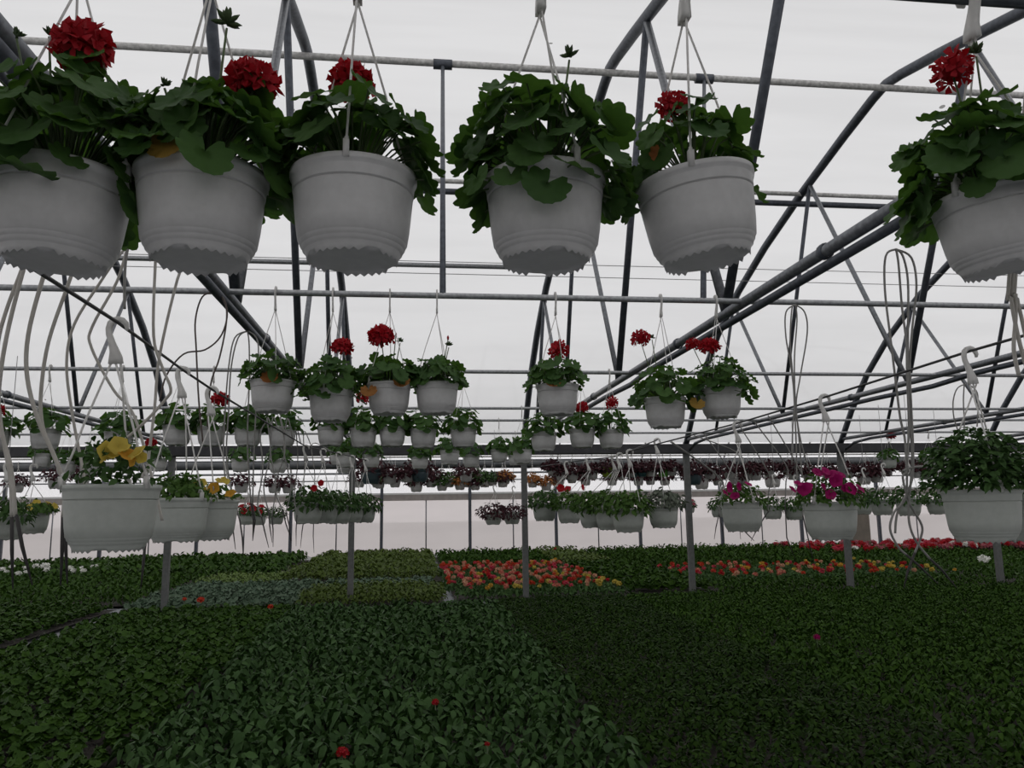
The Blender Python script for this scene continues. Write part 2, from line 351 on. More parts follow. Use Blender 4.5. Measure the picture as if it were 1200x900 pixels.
#PART2
# ------------------------------------------------------------------ leaf, flower and plant meshes
def frame(p, n, tip, s=1.0):
    n = Vector(n).normalized(); t = Vector(tip); t = t - n*t.dot(n)
    if t.length < 1e-4: t = n.orthogonal()
    t.normalize(); sd = n.cross(t)
    m = Matrix((t*s, sd*s, n*s)).transposed().to_4x4(); m.translation = Vector(p); return m

def ger_leaf(seed, hi=True):
    """round scalloped geranium leaf, radius 1, stalk joining at the notch"""
    q = random.Random(seed); ph = q.uniform(0, 6); lob = 9; b = MB(); cx = .12
    def rad(a):
        d = abs((a-pi+pi) % (2*pi) - pi)                     # distance from the notch at angle pi
        d = abs(((a-pi) + pi) % (2*pi) - pi)
        return (.90+.14*abs(sin(lob*(a-pi)/2))**.7)*(1-.86*math.exp(-(d/.30)**2))
    rings = [(.42, 18), (.78, 36), (1.0, 36)] if hi else [(.55, 18), (1.0, 36)]
    V = [(cx*0, 0, 0)]; F = []; st = []
    dro = q.uniform(.02, .26); cup = q.uniform(.08, .25); fold = q.uniform(.05, .10); tw = q.uniform(-.15, .15)
    for fr, n in rings:
        st.append(len(V))
        for k in range(n):
            a = 2*pi*k/n; r = rad(a)*fr
            x, y = r*cos(a), r*sin(a)
            z = cup*r*r + fold*fr*fr*cos(lob*(a-pi)+pi)*min(1, r) - dro*max(0, x)**2 - dro*.5*y*y + tw*x*y
            V.append((x+cx, y, z))
    n0 = rings[0][1]
    for k in range(n0): F.append((0, st[0]+k, st[0]+(k+1) % n0))
    for i in range(len(rings)-1):
        na, nb = rings[i][1], rings[i+1][1]; ra = nb//na
        for k in range(na):
            a0, a1 = st[i]+k, st[i]+(k+1) % na
            if ra == 2:
                b0, b1, b2 = st[i+1]+2*k, st[i+1]+2*k+1, st[i+1]+(2*k+2) % nb
                F += [(a0, b0, b1), (a0, b1, a1), (a1, b1, b2)]
            else:
                b0, b1 = st[i+1]+k, st[i+1]+(k+1) % nb; F += [(a0, b0, b1), (a0, b1, a1)]
    return V, F
def ovate(w=.27, fold=.10, droop=.15, wav=0):
    V = [(0,0,0), (.3,w*.92,fold), (.3,0,0), (.3,-w*.92,fold), (.65,w*.8,fold*.7-droop*.35), (.65,0,-droop*.4), (.65,-w*.8,fold*.7-droop*.35), (1,0,-droop)]
    V[1] = (.3, w*.92, fold+wav); V[6] = (.65, -w*.8, fold*.7-droop*.35-wav)
    F = [(0,2,1), (0,3,2), (1,2,5), (1,5,4), (2,3,6), (2,6,5), (4,5,7), (5,6,7)]; return V, F
def kite(w=.3, z=.08): return [(0,0,0), (.45,w,z), (1,0,-.05), (.45,-w,z)], [(0,3,1), (1,3,2)]
def round_low(n=8, sc=.12):
    V = [(.0,0,0)]; F = []
    for k in range(n):
        a = 2*pi*k/n; r = .95*(1-.55*math.exp(-((((a-pi)+pi) % (2*pi)-pi)/.5)**2))*(1+sc*(1 if k % 2 else -1)*.6)
        V.append((r*cos(a)+.1, r*sin(a), .16*r*r*(1 if k % 2 else .3)))
    for k in range(n): F.append((0, 1+k, 1+(k+1) % n))
    return V, F
def scatter(proto_list, mats, pick=None):
    """join many transformed copies of small prototypes: returns V, F arrays"""
    Vs = []; Fs = []; base = 0; pr = [(np.array(v, float), np.array(f, int)) for v, f in proto_list]
    for i, m in enumerate(mats):
        v, f = pr[(pick[i] if pick else i) % len(pr)]; A = np.array(m)
        Vs.append(v @ A[:3, :3].T + A[:3, 3]); Fs.append(f+base); base += len(v)
    return np.concatenate(Vs), np.concatenate(Fs)

GL = [ger_leaf(i) for i in range(8)]; GLOW = [ger_leaf(i+20, False) for i in range(5)]; GLL = [round_low(9), round_low(8, .2), round_low(10)]
OV = [ovate(), ovate(.24, .14, .25, .03), ovate(.30, .06, .05, -.02), ovate(.26, .12, .4, .02)]; KT = [kite(), kite(.24, .14), kite(.36, .05)]
def trimesh(name, vf, mat): return np_mesh(name, np.array(vf[0]), np.array(vf[1]), mat)
ME_GL = [trimesh('leaf', g, L_ger) for g in GL]; ME_GLM = [trimesh('leaf', g, L_ger) for g in GLOW]
ME_GY = trimesh('leaf', GL[1], L_yel); ME_GO = trimesh('leaf', GL[3], L_org)

def geranium_layout(seed, n, a, b, R, low=-.35, lean=(0, 0)):
    """positions of n leaves on a loose dome over a pot rim of radius R (origin at rim centre)"""
    q = random.Random(seed); out = []
    for i in range(n):
        ph_ = i*2.39996+q.uniform(-.4, .4); e = math.asin(max(-1, min(1, low+(1-low)*((i+.5)/n)**.9))); k = q.uniform(.68, 1.06)
        o = Vector((cos(e)*cos(ph_), cos(e)*sin(ph_), sin(e)))
        p = Vector((a*o.x*k+lean[0]*max(0, o.z), a*o.y*k+lean[1]*max(0, o.z), .025+b*o.z*k))
        if p.z < .02:
            h = math.hypot(p.x, p.y); mn = R*1.10
            if h < mn: p.x *= mn/h; p.y *= mn/h
        nn = Vector((o.x*.75, o.y*.75, .62+.25*o.z)) + Vector((q.gauss(0, .28), q.gauss(0, .28), q.gauss(0, .2)))
        tip = Vector((o.x, o.y, -.15))+Vector((q.gauss(0, .4), q.gauss(0, .4), 0))
        out.append((p, nn.normalized(), tip, q))
    return out

def floret_head(seed, n=36, flat=.78):
    """ball of ruffled five-petalled florets, radius about 1"""
    q = random.Random(seed); V = []; F = []
    for i in range(n):
        z = 1-1.55*(i+.5)/n; s = math.sqrt(max(0, 1-z*z)); a = i*2.39996
        o = Vector((s*cos(a), s*sin(a), z)); n_ = (o+Vector((q.gauss(0,.2), q.gauss(0,.2), q.gauss(0,.2)))).normalized()
        c = Vector((o.x, o.y, o.z*flat))*q.uniform(.62, .82); r = q.uniform(.42, .56); t0 = n_.orthogonal().normalized(); s0 = n_.cross(t0); a0 = q.uniform(0, 6)
        for k in range(5):
            aa = a0+2*pi*k/5
            def P(da, rr, h): return c + rr*r*(cos(aa+da)*t0+sin(aa+da)*s0) + n_*h*r
            b = len(V); V += [P(0,.05,0), P(-.5,.6,.28), P(-.32,1.,.42+q.uniform(-.25,.25)), P(.3,1.,.42+q.uniform(-.25,.25)), P(.5,.6,.28)]
            F += [(b,b+1,b+2), (b,b+2,b+3), (b,b+3,b+4)]
    b = len(V); m = 9                                        # petals packed round a solid heart
    for j, (r, z) in enumerate(((.35, -.45), (.62, -.1), (.60, .3), (.25, .62))):
        for k in range(m): V.append(Vector((r*cos(2*pi*k/m+j), r*sin(2*pi*k/m+j), z*flat)))
    for j in range(3):
        for k in range(m):
            k2 = (k+1) % m; F += [(b+j*m+k, b+j*m+k2, b+j*m+m+k2), (b+j*m+k, b+j*m+m+k2, b+j*m+m+k)]
    return V, F
def sparse_head(seed): return floret_head(seed, 20, 1.0)
def trumpet(seed, lobes=5, depth=.5):
    q = random.Random(seed); V = [(0,0,-depth)]; F = []; n = 15
    for r, z in ((.25, -.22), (.7, .02), (1.0, .0)):
        for k in range(n):
            a = 2*pi*k/n; rr = r*(1+(.10*cos(lobes*a) if r > .5 else 0)); V.append((rr*cos(a), rr*sin(a), z+(q.uniform(-.10,.12) if r == 1 else 0)))
    for k in range(n):
        k2 = (k+1) % n; F.append((0, 1+k, 1+k2))
        for j in range(2):
            a = 1+j*n; F += [(a+k, a+n+k, a+n+k2), (a+k, a+n+k2, a+k2)]
    return V, F
HEADS = [floret_head(i) for i in range(3)]; SPARSE = [sparse_head(i) for i in range(3)]; TRUMP = [trumpet(i) for i in range(4)]
ME_HEAD = [trimesh('flower_head', h, F_red) for h in HEADS]; ME_SPARSE = [trimesh('flower_head', h, F_red) for h in SPARSE]
def bud_cluster(seed, mat):
    q = random.Random(seed); b = MB()
    for i in range(11):
        a = i*2.4; e = q.uniform(.0, 1.5); d = Vector((cos(e)*cos(a), cos(e)*sin(a), sin(e)))
        c = d*.55; b.tube([c-d*.5, c-d*.1, c+d*.2, c+d*.55], [.10, .2, .17, .02], 5)
    return b.mesh('bud_cluster', mat)
ME_BUD = [bud_cluster(i, L_bud) for i in range(2)]
ME_BUDRED = MB().tube([(0,0,-.9), (0,0,-.4), (0,0,.3), (0,0,.9)], [.12,.38,.42,.12], 8).mesh('bud', F_red)

# ------------------------------------------------------------------ pot, soil and hanger
def pot_mesh(n, mat):
    P = [(.50, .06), (.68, .06), (.69, .0), (.70, .0), (.717, .10), (.745, .15), (.752, .165), (.775, .175), (.79, .225), (.797, .24), (.815, .25), (.83, .30), (.836, .315), (.85, .325),
         (.885, .55), (.915, .85), (.936, 1.07), (.937, 1.08), (.915, 1.088), (.917, 1.112), (.947, 1.115), (.949, 1.13), (.962, 1.27), (.964, 1.29), (.995, 1.335), (1.0, 1.345), (1.0, 1.42), (.955, 1.42), (.93, 1.34), (.90, 1.22)]
    if n < 32: P = [P[i] for i in (0, 1, 2, 3, 4, 8, 9, 10, 14, 15, 16, 18, 20, 22, 23, 24, 25, 26, 27, 29)]
    foot = 2 if n >= 32 else 2
    def zm(i, k):
        if i in (foot, foot+1): return .08 if k % (n//4) < max(2, n//14) else (.05 if k % 2 else 0)
        return 0
    b = MB(); b.lathe(P, n, zmod=zm); b.add([(.50*cos(2*pi*k/n), .50*sin(2*pi*k/n), .06) for k in range(n)], [tuple(range(n-1, -1, -1))])
    return b.mesh('pot', mat)
def soil_mesh(n):
    q = random.Random(3); b = MB(); V = [(0, 0, 1.27)]; F = []
    for r in (.5, .915):
        for k in range(n): V.append((r*cos(2*pi*k/n), r*sin(2*pi*k/n), 1.24+q.uniform(0, .05)))
    for k in range(n):
        k2 = (k+1) % n; F += [(0, 1+k, 1+k2), (1+k, 1+n+k, 1+n+k2, 1+k2)]
    return b.add(V, F).mesh('soil', m_soil)
_pc = {}
def pot_me(n, mat):
    if (n, mat.name) not in _pc: _pc[(n, mat.name)] = pot_mesh(n, mat)
    return _pc[(n, mat.name)]
ME_SOIL = soil_mesh(24)
def hook_pts(s, plane):
    c = [(0, 0), (-.001, .018), (-.006, .04), (-.015, .065), (-.024, .09), (-.026, .108)]
    for a in (150, 120, 90, 60, 30, 5, -20): c.append((.026*cos(radians(a)), .112+.026*sin(radians(a))))
    hw = [.021, .019, .013, .0095, .0085, .0085] + [.0085, .0085, .0085, .008, .0075, .006, .003]
    pts = [((x*s, 0, z*s) if plane == 'x' else (0, x*s, z*s)) for x, z in c]
    return pts, [h*s for h in hw], (Vector((0, 1, 0)) if plane == 'x' else Vector((1, 0, 0)))
HOOK_IN = .112+.026-.0085                                    # height of the inner top of the crook above the hook's base

def basket(label, rim, R, support_z, plane='y', foliage=None, n=24, pmat=None, tilt=0, az=.5, detail=2, group=None, rail_r=.02, hs=1.0, name='hanging_basket', offs=(0, 0), sr=.0019):
    """one hanging basket: pot, soil, plant, hook and strands. rim = centre of the pot's rim"""
    H = 1.42*R; rim = Vector(rim); T = Matrix.Rotation(tilt, 4, 'Y'); base = rim - T.to_3x3() @ Vector((0, 0, H))
    t = thing(name, label, 'hanging basket', base, group); t.rotation_euler = (0, tilt, 0)
    S = Matrix.Scale(R, 4)
    rot = Matrix.Rotation(az*1.7, 4, 'Z')
    link('pot', pot_me(n, pmat or m_pot), t, mat=rot @ S)
    if detail >= 1: link('soil', ME_SOIL, t, mat=S)
    Ti = T.inverted()
    hz = support_z + rail_r - HOOK_IN*hs                       # world height of the hook's base
    hb = Vector((rim.x+offs[0], rim.y+offs[1], hz)) - base     # in world axes, relative to the thing
    pts, hw, sd = hook_pts(hs, plane); pts = [Vector(p)+hb for p in pts]
    h = MB().ribbon(pts, hw, .0045*hs*(2.2 if n == 64 and plane == 'y' else 1), sd)
    h.box(hb+Vector((-.006, -.004, .0))*hs, hb+Vector((.006, .004, .03))*hs)
    ends = []
    for k in range(3):
        a = az + k*2*pi/3; e = T.to_3x3() @ Vector((.985*R*cos(a), .985*R*sin(a), H))
        d = Vector((cos(a), sin(a), 0)); s0 = hb + (Vector((1, 0, 0)) if plane == 'x' else Vector((0, 1, 0)))*(.014*hs*(k-1))
        ends.append((s0, e, d))
    def strand(b, s0, e, d):
        mid = (s0+e)/2 + d*.006
        b.tube([s0, s0*.75+e*.25+d*.003, mid, s0*.25+e*.75+d*.004, e+Vector((0, 0, .02))], sr, 5)
        u = sr*2.2
        b.box(e+Vector((-u, -u, -.012)), e+Vector((u, u, .024)))
        if detail >= 2:
            c = e - d*.008 + Vector((0, 0, .022)); b.tube([c+d*.009*cos(w)+Vector((0, 0, .011*sin(w))) for w in (0, .5, 1, 1.6, 2.2, 2.8, 3.3)], sr*1.5, 5)
    if detail >= 1:
        ho = obj('hanger', h, m_white, t); ho.matrix_local = Ti
        for s0, e, d in ends:
            b = MB(); strand(b, s0, e, d); obj('strand', b, m_white, ho)
    else:
        for s0, e, d in ends: strand(h, s0, e, d)
        ho = obj('hanger', h, m_white, t); ho.matrix_local = Ti
    if foliage: foliage(t, R, H, base, Ti)
    return t

def stem_curve(b, p0, p1, r=.0022, n=5):
    p0 = Vector(p0); p1 = Vector(p1); c = Vector((p0.x*.5+p1.x*.5, p0.y*.5+p1.y*.5, max(p0.z, p1.z)*.9+.1*p0.z+.01))
    pts = [p0*(1-s)**2 + c*2*s*(1-s) + p1*s*s for s in (0, .33, .66, 1)]; b.tube(pts, r, n, cap=False)

def geranium(seed, nleaf=46, a=.17, b=.165, leafR=.042, flowers=(), low=-.35, lean=(0, 0), odd=(), hi=True, single=True, extra=(), clear_front=False):
    """flowers: (world point, kind, size). odd: leaf numbers that have yellowed"""
    def f(t, R, H, base, Ti):
        q = random.Random(seed+99); lay = geranium_layout(seed, nleaf, a, b, R, low, lean); o0 = Vector((0, 0, H)); st = MB()
        mats = []
        if clear_front: lay = [l for l in lay if not (l[0].y < -.05 and (l[0].z < .045 or (abs(l[0].x-clear_front[0]) < .032 and l[0].z < .13)))]
        for i, (p, nn, tip, _) in enumerate(lay):
            s = leafR*q.uniform(.72, 1.15); mats.append(frame(p+o0, nn, tip, s)); bp = frame(p, nn, tip, s) @ Vector((-.05, 0, 0))
            if single or i % 3 == 0: stem_curve(st, (p.x*.18, p.y*.18, -.02+H), bp+o0, .0021 if hi else .0025, 5 if hi else 3)
        if single:
            src = ME_GL if hi else ME_GLM
            for i, m in enumerate(mats):
                me = ME_GY if (i in odd and odd[i] == 'y') else ME_GO if i in odd else src[(i*5+seed) % len(src)]
                lo = link('leaf', me, t, mat=m)
                if i in odd: lo['label'] = 'yellowed leaf' if odd[i] == 'y' else 'orange withered leaf'
        else:
            V, F = scatter(GLL, mats); tag(link('leaves', np_mesh('leaves', V, F, L_ger), t), kind='stuff')
        tag(obj('stems', st, L_stem, t), kind='stuff')
        for (wp, c, s, d) in extra:
            lp = Ti.to_3x3() @ (Vector(wp)-base); nn = Vector(d); me = {'y': ME_GY, 'o': ME_GO, 'g': ME_GL[2]}[c]
            lo = link('leaf', me, t, mat=frame(lp, nn, (q.uniform(-.4, .4), 0, -1), s))
            if c != 'g': lo['label'] = 'yellowed leaf' if c == 'y' else 'orange withered leaf'
            sb = MB(); stem_curve(sb, (lp.x*.3, lp.y*.3, H-.02), lp, .002); obj('leaf_stalk', sb, L_stem, lo).matrix_local = lo.matrix_local.inverted()
        for (wp, kind, sz) in flowers:
            lp = Ti.to_3x3() @ (Vector(wp)-base); root = Vector((lp.x*.35, lp.y*.35, H-.02)); sb = MB()
            sb.tube([root, root*.5+lp*.5+Vector((0, 0, .015)), lp-Vector((0, 0, sz*.4))], [.0032, .0028, .0025], 6)
            if kind in ('red', 'sparse'): sb.tube([lp-Vector((0, 0, sz*.4)), lp], [.0025, .004], 5)
            so = obj('flower_stalk', sb, L_stem, t)
            me = {'red': ME_HEAD, 'sparse': ME_SPARSE, 'bud': ME_BUD, 'redbud': [ME_BUDRED]}[kind]; me = me[q.randrange(len(me))]
            fo = link('flower_head' if kind in ('red', 'sparse') else 'bud_cluster' if kind == 'bud' else 'bud', me, so, mat=Matrix.Translation(lp) @ Matrix.Rotation(q.uniform(0, 6), 4, 'Z') @ Matrix.Scale(sz, 4))
    return f

_fm = {}
def foliage_mesh(key, proto, n, a, b, R, leaf, mat, low, seed, upright=.6, droop=0):
    """joined foliage for baskets too far away to pick leaves apart"""
    if key in _fm: return _fm[key]
    q = random.Random(seed); ms = []
    for i in range(n):
        phi = i*2.39996+q.uniform(-.3, .3); z = low+(1-low)*(i+.5)/n; e = math.asin(max(-1, min(1, z))); k = q.uniform(.55, 1.05)
        o = Vector((cos(e)*cos(phi), cos(e)*sin(phi), sin(e))); p = Vector((a*o.x*k, a*o.y*k, .01+b*o.z*k))
        if p.z < .015:
            h = math.hypot(p.x, p.y); p *= 1; mn = R*1.06
            if h < mn: p.x *= mn/h; p.y *= mn/h
        nn = Vector((o.x*(1-upright), o.y*(1-upright), upright))+Vector((q.gauss(0,.3), q.gauss(0,.3), q.gauss(0,.3)))
        tip = Vector((o.x, o.y, .25-droop))+Vector((q.gauss(0,.4), q.gauss(0,.4), q.gauss(0,.2)))
        ms.append(frame(p, nn, tip, leaf*q.uniform(.7, 1.25)))
    V, F = scatter(proto, ms); _fm[key] = np_mesh('foliage', V, F, mat); return _fm[key]
ME_TR = {}
def trump(mat, i):
    if (mat.name, i) not in ME_TR: ME_TR[(mat.name, i)] = trimesh('flower', TRUMP[i], mat)
    return ME_TR[(mat.name, i)]
def bedding_plant_in_pot(key, proto, n, a, b, leaf, mat, low=-.2, seed=1, upright=.6, droop=0, flowers=(), nrand=0, fmat=None, fsz=.03, single=0, dz=0):
    """flowers: world points; nrand: further flowers scattered over the mound"""
    def f(t, R, H, base, Ti):
        q = random.Random(seed*13+1)
        if single:
            pm = [trimesh('leaf', g, mat) for g in proto]
            for i in range(single):
                phi = i*2.39996; z = low+(1-low)*(i+.5)/single; e = math.asin(max(-1, min(1, z))); o = Vector((cos(e)*cos(phi), cos(e)*sin(phi), sin(e)))
                p = Vector((a*o.x, a*o.y, .01+b*o.z))*1.0
                nn = Vector((o.x*.45, o.y*.45, .8))+Vector((q.gauss(0,.25), q.gauss(0,.25), 0)); tip = Vector((o.x, o.y, .3))+Vector((q.gauss(0,.3), q.gauss(0,.3), 0))
                link('leaf', pm[i % len(pm)], t, mat=frame(p+Vector((0, 0, H)), nn, tip, leaf*q.uniform(.9, 1.4)))
        me = foliage_mesh(key, proto, n, a, b, R, leaf, mat, low, seed, upright, droop)
        tag(link('foliage', me, t, mat=Matrix.Translation((0, 0, H+dz)) @ Matrix.Rotation(q.uniform(0, 6), 4, 'Z')), kind='stuff')
        for (wp, fm, sz) in flowers:
            lp = Ti.to_3x3() @ (Vector(wp)-base); d = Vector((q.uniform(-1, 1), -.8, q.uniform(-.1, 1.3)))
            link('flower', trump(fm, q.randrange(4)), t, mat=frame(lp, d, (1, 0, q.uniform(-1, 1)), sz*.88))
        for i in range(nrand):
            phi = q.uniform(0, 2*pi); e = q.uniform(.1, 1.3); o = Vector((cos(e)*cos(phi), cos(e)*sin(phi), sin(e)))
            link('flower', trump(fmat, q.randrange(4)), t, mat=frame(Vector((a*o.x, a*o.y, H+.015+b*o.z))*1.0, o+Vector((0, -.4, .2)), (1, 0, 0), fsz*q.uniform(.8, 1.2)))
    return f

# ------------------------------------------------------------------ front row
Y1 = RAILS[0]
def fl(Y, *lst): return [(onY(px, py, Y+dy), k, s) for (px, py, dy, k, s) in lst]
FRONT = [
 (77, 208, 'front basket at the left edge with a big red flower head', .05, 1.9,
   geranium(1, 92, .185, .215, .050, fl(Y1, (97, 57, -.02, 'red', .058), (20, 42, .03, 'bud', .018), (58, 40, .02, 'bud', .016)), low=-.45, lean=(.01, 0))),
 (238, 207, 'second front basket from the left, tall green bud and red flower at right', 0, 2.6,
   geranium(2, 84, .168, .175, .048, fl(Y1, (296, 98, -.02, 'red', .052), (266, 27, -.04, 'bud', .030), (193, 100, -.05, 'bud', .016)), low=-.3, lean=(.02, 0), extra=[(onY(196, 168, Y1-.13), 'y', .038, (-.2, -1, .5))])),
 (415, 209, 'third front basket from the left, white clip at mid rim, half-hidden red flower', 0, -1.62,
   geranium(3, 76, .180, .150, .047, fl(Y1, (412, 97, .06, 'red', .048)), low=-.3, clear_front=(-.005,))),
 (638, 213, 'fourth front basket from the left, no open flower, leaves spilling left', 0, .9,
   geranium(4, 90, .175, .19, .050, fl(Y1, (667, 66, .02, 'bud', .024)), low=-.55, lean=(-.03, 0))),
 (812, 214, 'fifth front basket from the left, tilted, a yellow leaf beside its white clip', -.13, -1.95,
   geranium(5, 56, .145, .155, .041, fl(Y1, (789, 126, .02, 'sparse', .036)), low=-.32, clear_front=(-.05,), extra=[(onY(774, 178, Y1-.06), 'o', .024, (-.3, -1, .3)), (onY(738, 208, Y1-.02), 'g', .03, (-.4, -1, .3)), (onY(757, 200, Y1), 'g', .028, (.1, -1, .4))])),
 (1160, 228, 'rightmost front basket, tilted, its red flower standing left of a green bud', -.13, 1.4,
   geranium(6, 90, .18, .20, .050, fl(Y1, (1116, 84, -.02, 'sparse', .046), (1143, 62, -.03, 'bud', .026)), low=-.35, lean=(-.02, 0))),
]
for (px, py, lab, tilt, az, fol) in FRONT:
    p = onY(px, py, Y1)
    basket(lab, p, .134, RZ1, 'y', fol, 64, m_pot, tilt, az, 2, 'front row of geranium baskets', .017, 1.0, sr=.0027)

# ------------------------------------------------------------------ second row, Y = 4.38
Y2 = RAILS[1]
ROW2 = [
 (320, 447, 'leftmost second-row basket, no flower, dried orange leaf on its rim', 2.9, 11, [], [(316, 441, 'o')]),
 (388, 458, 'second-row basket, second from left, small red flower above crowded leaves', .3, 12, [(401, 407, -.02, 'red', .055)], []),
 (456, 450, 'second-row basket with the largest round red flower head', 3.6, 13, [(447, 394, -.03, 'red', .068), (464, 392, 0, 'redbud', .012), (469, 400, 0, 'bud', .022)], [(432, 457, 'o'), (471, 446, 'o')]),
 (512, 450, 'second-row basket with one closed red bud', 3.0, 14, [(525, 396, 0, 'redbud', .016), (526, 405, 0, 'bud', .025)], []),
 (653, 452, 'lone basket in the middle of the second row, red flower among loose leaves', 2.8, 15, [(655, 411, 0, 'sparse', .055)], [(648, 446, 'o')]),
 (779, 467, 'second-row basket right of middle, ragged red flower above its left side', .5, 16, [(751, 397, -.02, 'sparse', .052), (764, 396, .02, 'bud', .022)], []),
 (844, 456, 'rightmost second-row basket, flat red flower before the double pipe', 4.0, 17, [(832, 406, -.02, 'red', .055), (812, 404, .05, 'sparse', .04)], [(817, 472, 'y')]),
]
for (px, py, lab, az, sd, fls, odd) in ROW2:
    p = onY(px, py, Y2); full = sd in (12, 16, 17)
    basket(lab, p, .122, 2.80, 'y', geranium(sd, 58 if full else 50, .185 if full else .165, .155 if full else .125, .044, fl(Y2, *fls), low=-.5 if full else -.25, extra=[(onY(x, y, Y2-.125), c, .045, (0, -1, .8)) for x, y, c in odd], hi=False), 40, m_pot, 0, az, 2, 'second row of geranium baskets', .02, .95, sr=.0022)

# ------------------------------------------------------------------ third to sixth rows
Y3 = RAILS[2]
ROW3 = [(-6, 505, [(-3, 481)]), (54, 503, []), (140, 506, []), (208, 499, []), (248, 500, [(258, 468)]), (291, 500, []), (331, 501, []), (388, 500, []), (426, 502, [(425, 467)]),
        (460, 501, []), (496, 503, []), (543, 502, []), (637, 507, []), (682, 503, [(682, 478)]), (716, 504, [(717, 473)])]
for i, (px, py, fs) in enumerate(ROW3):
    p = onY(px, py, Y3); lab = '%s geranium basket from the left in the third row, %s' % (ORD[i], 'with a red flower' if fs else 'leaves only')
    basket(lab, p, .118, 2.80, 'y', geranium(30+i, 56, .165, .15, .046, [(onY(x, y, Y3), 'red' if i == 4 else 'sparse', .055 if i != 4 else .07) for x, y in fs], low=-.4, hi=False, single=False), 28, m_pot, 0, i*1.3, 1, 'third row of geranium baskets', sr=.0022)
ROW4 = [(50, 532, 22), (78, 541, 20), (105, 541, 20), (185, 537, 21), (282, 538, 20), (326, 539, 20), (397, 530, 22), (405, 531, 24), (435, 533, 22), (492, 535, 20), (527, 528, 24), (552, 533, 20),
        (585, 527, 22), (604, 533, 18), (612, 527, 23), (1042, 537, 19), (1090, 536, 17)]
cnt = {3: 0, 4: 0, 5: 0}; W4 = {3: 'fourth', 4: 'fifth', 5: 'sixth'}
for i, (px, py, w) in enumerate(ROW4):
    k = min((3, 4, 5), key=lambda j: abs(.238*FPX/RAILS[j]-w)); p = onY(px, py, RAILS[k]); cnt[k] += 1
    red = {185: [(177, 519)], 1042: [(1044, 511)]}.get(px, [])
    lab = '%s small geranium basket from left in the %s row, %s' % (ORD[cnt[k]-1], W4[k], 'with a red flower' if red else 'green leaves only')
    basket(lab, p, .120, 2.80, 'y', geranium(60+i, 44, .16, .14, .05, [(onY(x, y, RAILS[k]), 'red', .07) for x, y in red], low=-.4, hi=False, single=False), 24, m_pot2 if px > 1000 else m_pot, 0, i*1.1, 0, W4[k]+' row of geranium baskets')

# ------------------------------------------------------------------ low lines of larger baskets hung on two wires
GW = 'larger baskets on the low wires'
def low_basket(px, py, w, hx, hy, label, fol, n=40, az=.2, detail=2, pmat=None, plane='x', grp=GW, hs=1.0):
    Y = .27*FPX/w*1.0; rim = onY(px, py, Y); hk = onY(hx, hy, Y)
    sz = hk.z - .0085 - .003                                   # the wire's height inside the crook
    return basket(label, rim, .135, sz, plane, fol, n, pmat or m_pot2, 0, az, detail, grp, .003, hs, offs=(hk.x-rim.x, 0), sr=.0034 if Y < 6.5 else .003), Vector((hk.x, Y, sz))
def ym(Y, lst, mat, sz): return [(onY(x, y, Y), m or mat, s or sz) for (x, y, m, s) in lst]
WL = []; WR = []
Yp = .27*FPX/101
t, h = low_basket(132, 569, 101, 139, 374, 'largest low basket at left, tall wilting yellow pansies over dark leaves',
    bedding_plant_in_pot('pansy', OV, 260, .10, .15, .028, L_bush, -.05, 3, .4, 0, ym(Yp-.09, [(125,528,None,0),(139,522,None,0),(151,532,F_amb,0),(160,530,None,0),(165,536,None,.02),(133,533,None,.02),(122,538,None,.019),(155,540,F_amb,.02),(146,525,None,.02)], F_yel, .031)), 64, 3.67); WL.append(h)
Yp = .27*FPX/68
t, h = low_basket(209, 584, 68, 215, 431, 'middle low basket at left, fine fresh green foliage without flowers',
    bedding_plant_in_pot('finegreen', KT, 420, .125, .10, .032, L_fine, -.05, 4, .35), 48, 3.67); WL.append(h)
Yp = .27*FPX/63
t, h = low_basket(246, 586, 63, 249, 454, 'low basket at left with bright yellow petunias, behind the fine green one',
    bedding_plant_in_pot('finegreen2', OV, 120, .12, .07, .035, L_fine, -.1, 5, .45, 0, ym(Yp-.12, [(250,572,F_amb,.034),(229,566,None,0),(238,565,None,.024),(264,563,None,.026),(270,578,F_amb,.03),(257,563,None,.022),(240,575,None,.022)], F_yel, .028)), 48, -1.2); WL.append(h)
for i, (px, py, w) in enumerate([(361, 589, 34), (380, 590, 32), (397, 592, 30), (412, 592, 28), (427, 593, 27)]):
    Yp = .27*FPX/w; f = ym(Yp-.1, [(376, 566, None, 0), (368, 572, None, 0)], F_red, .035) if i == 0 else ()
    t, h = low_basket(px, py, w, px-2+i, 522+4*i, '%s trailing green basket of the cluster on the left wire%s' % (ORD[i], ' with two red flowers' if i == 0 else ''),
        bedding_plant_in_pot('trail%d' % (i % 2), OV, 260, .185, .14, .055, L_bush, -.55, 6+i % 2, .5, .5, f), 28, i*.9, 1); WL.append(h)
Yp = .27*FPX/92
t, h = low_basket(1149, 574, 92, 1136, 408, 'largest low basket at right, overflowing dome of leafy green growth',
    bedding_plant_in_pot('bush', OV, 1300, .175, .215, .036, L_bush, -.02, 8, .75, -.3, (), single=110), 64, -1.75, plane='x'); WR.append(h)
Yp = .27*FPX/66
t, h = low_basket(972, 588, 66, 966, 463, 'low basket at right crowded with magenta petunias',
    bedding_plant_in_pot('petunia', OV, 480, .155, .135, .032, L_fine, -.15, 9, .5, .2, ym(Yp-.14, [(942,573,None,.038),(980,563,None,.04),(958,553,None,0),(968,552,None,0),(935,566,None,.025),(1008,572,None,.032),(965,570,None,.026),(990,572,None,.022),(929,573,None,.026),(972,556,None,0)], F_mag, .03), nrand=9, fmat=F_mag, fsz=.03), 48, 3.67); WR.append(h)
Yp = .27*FPX/51
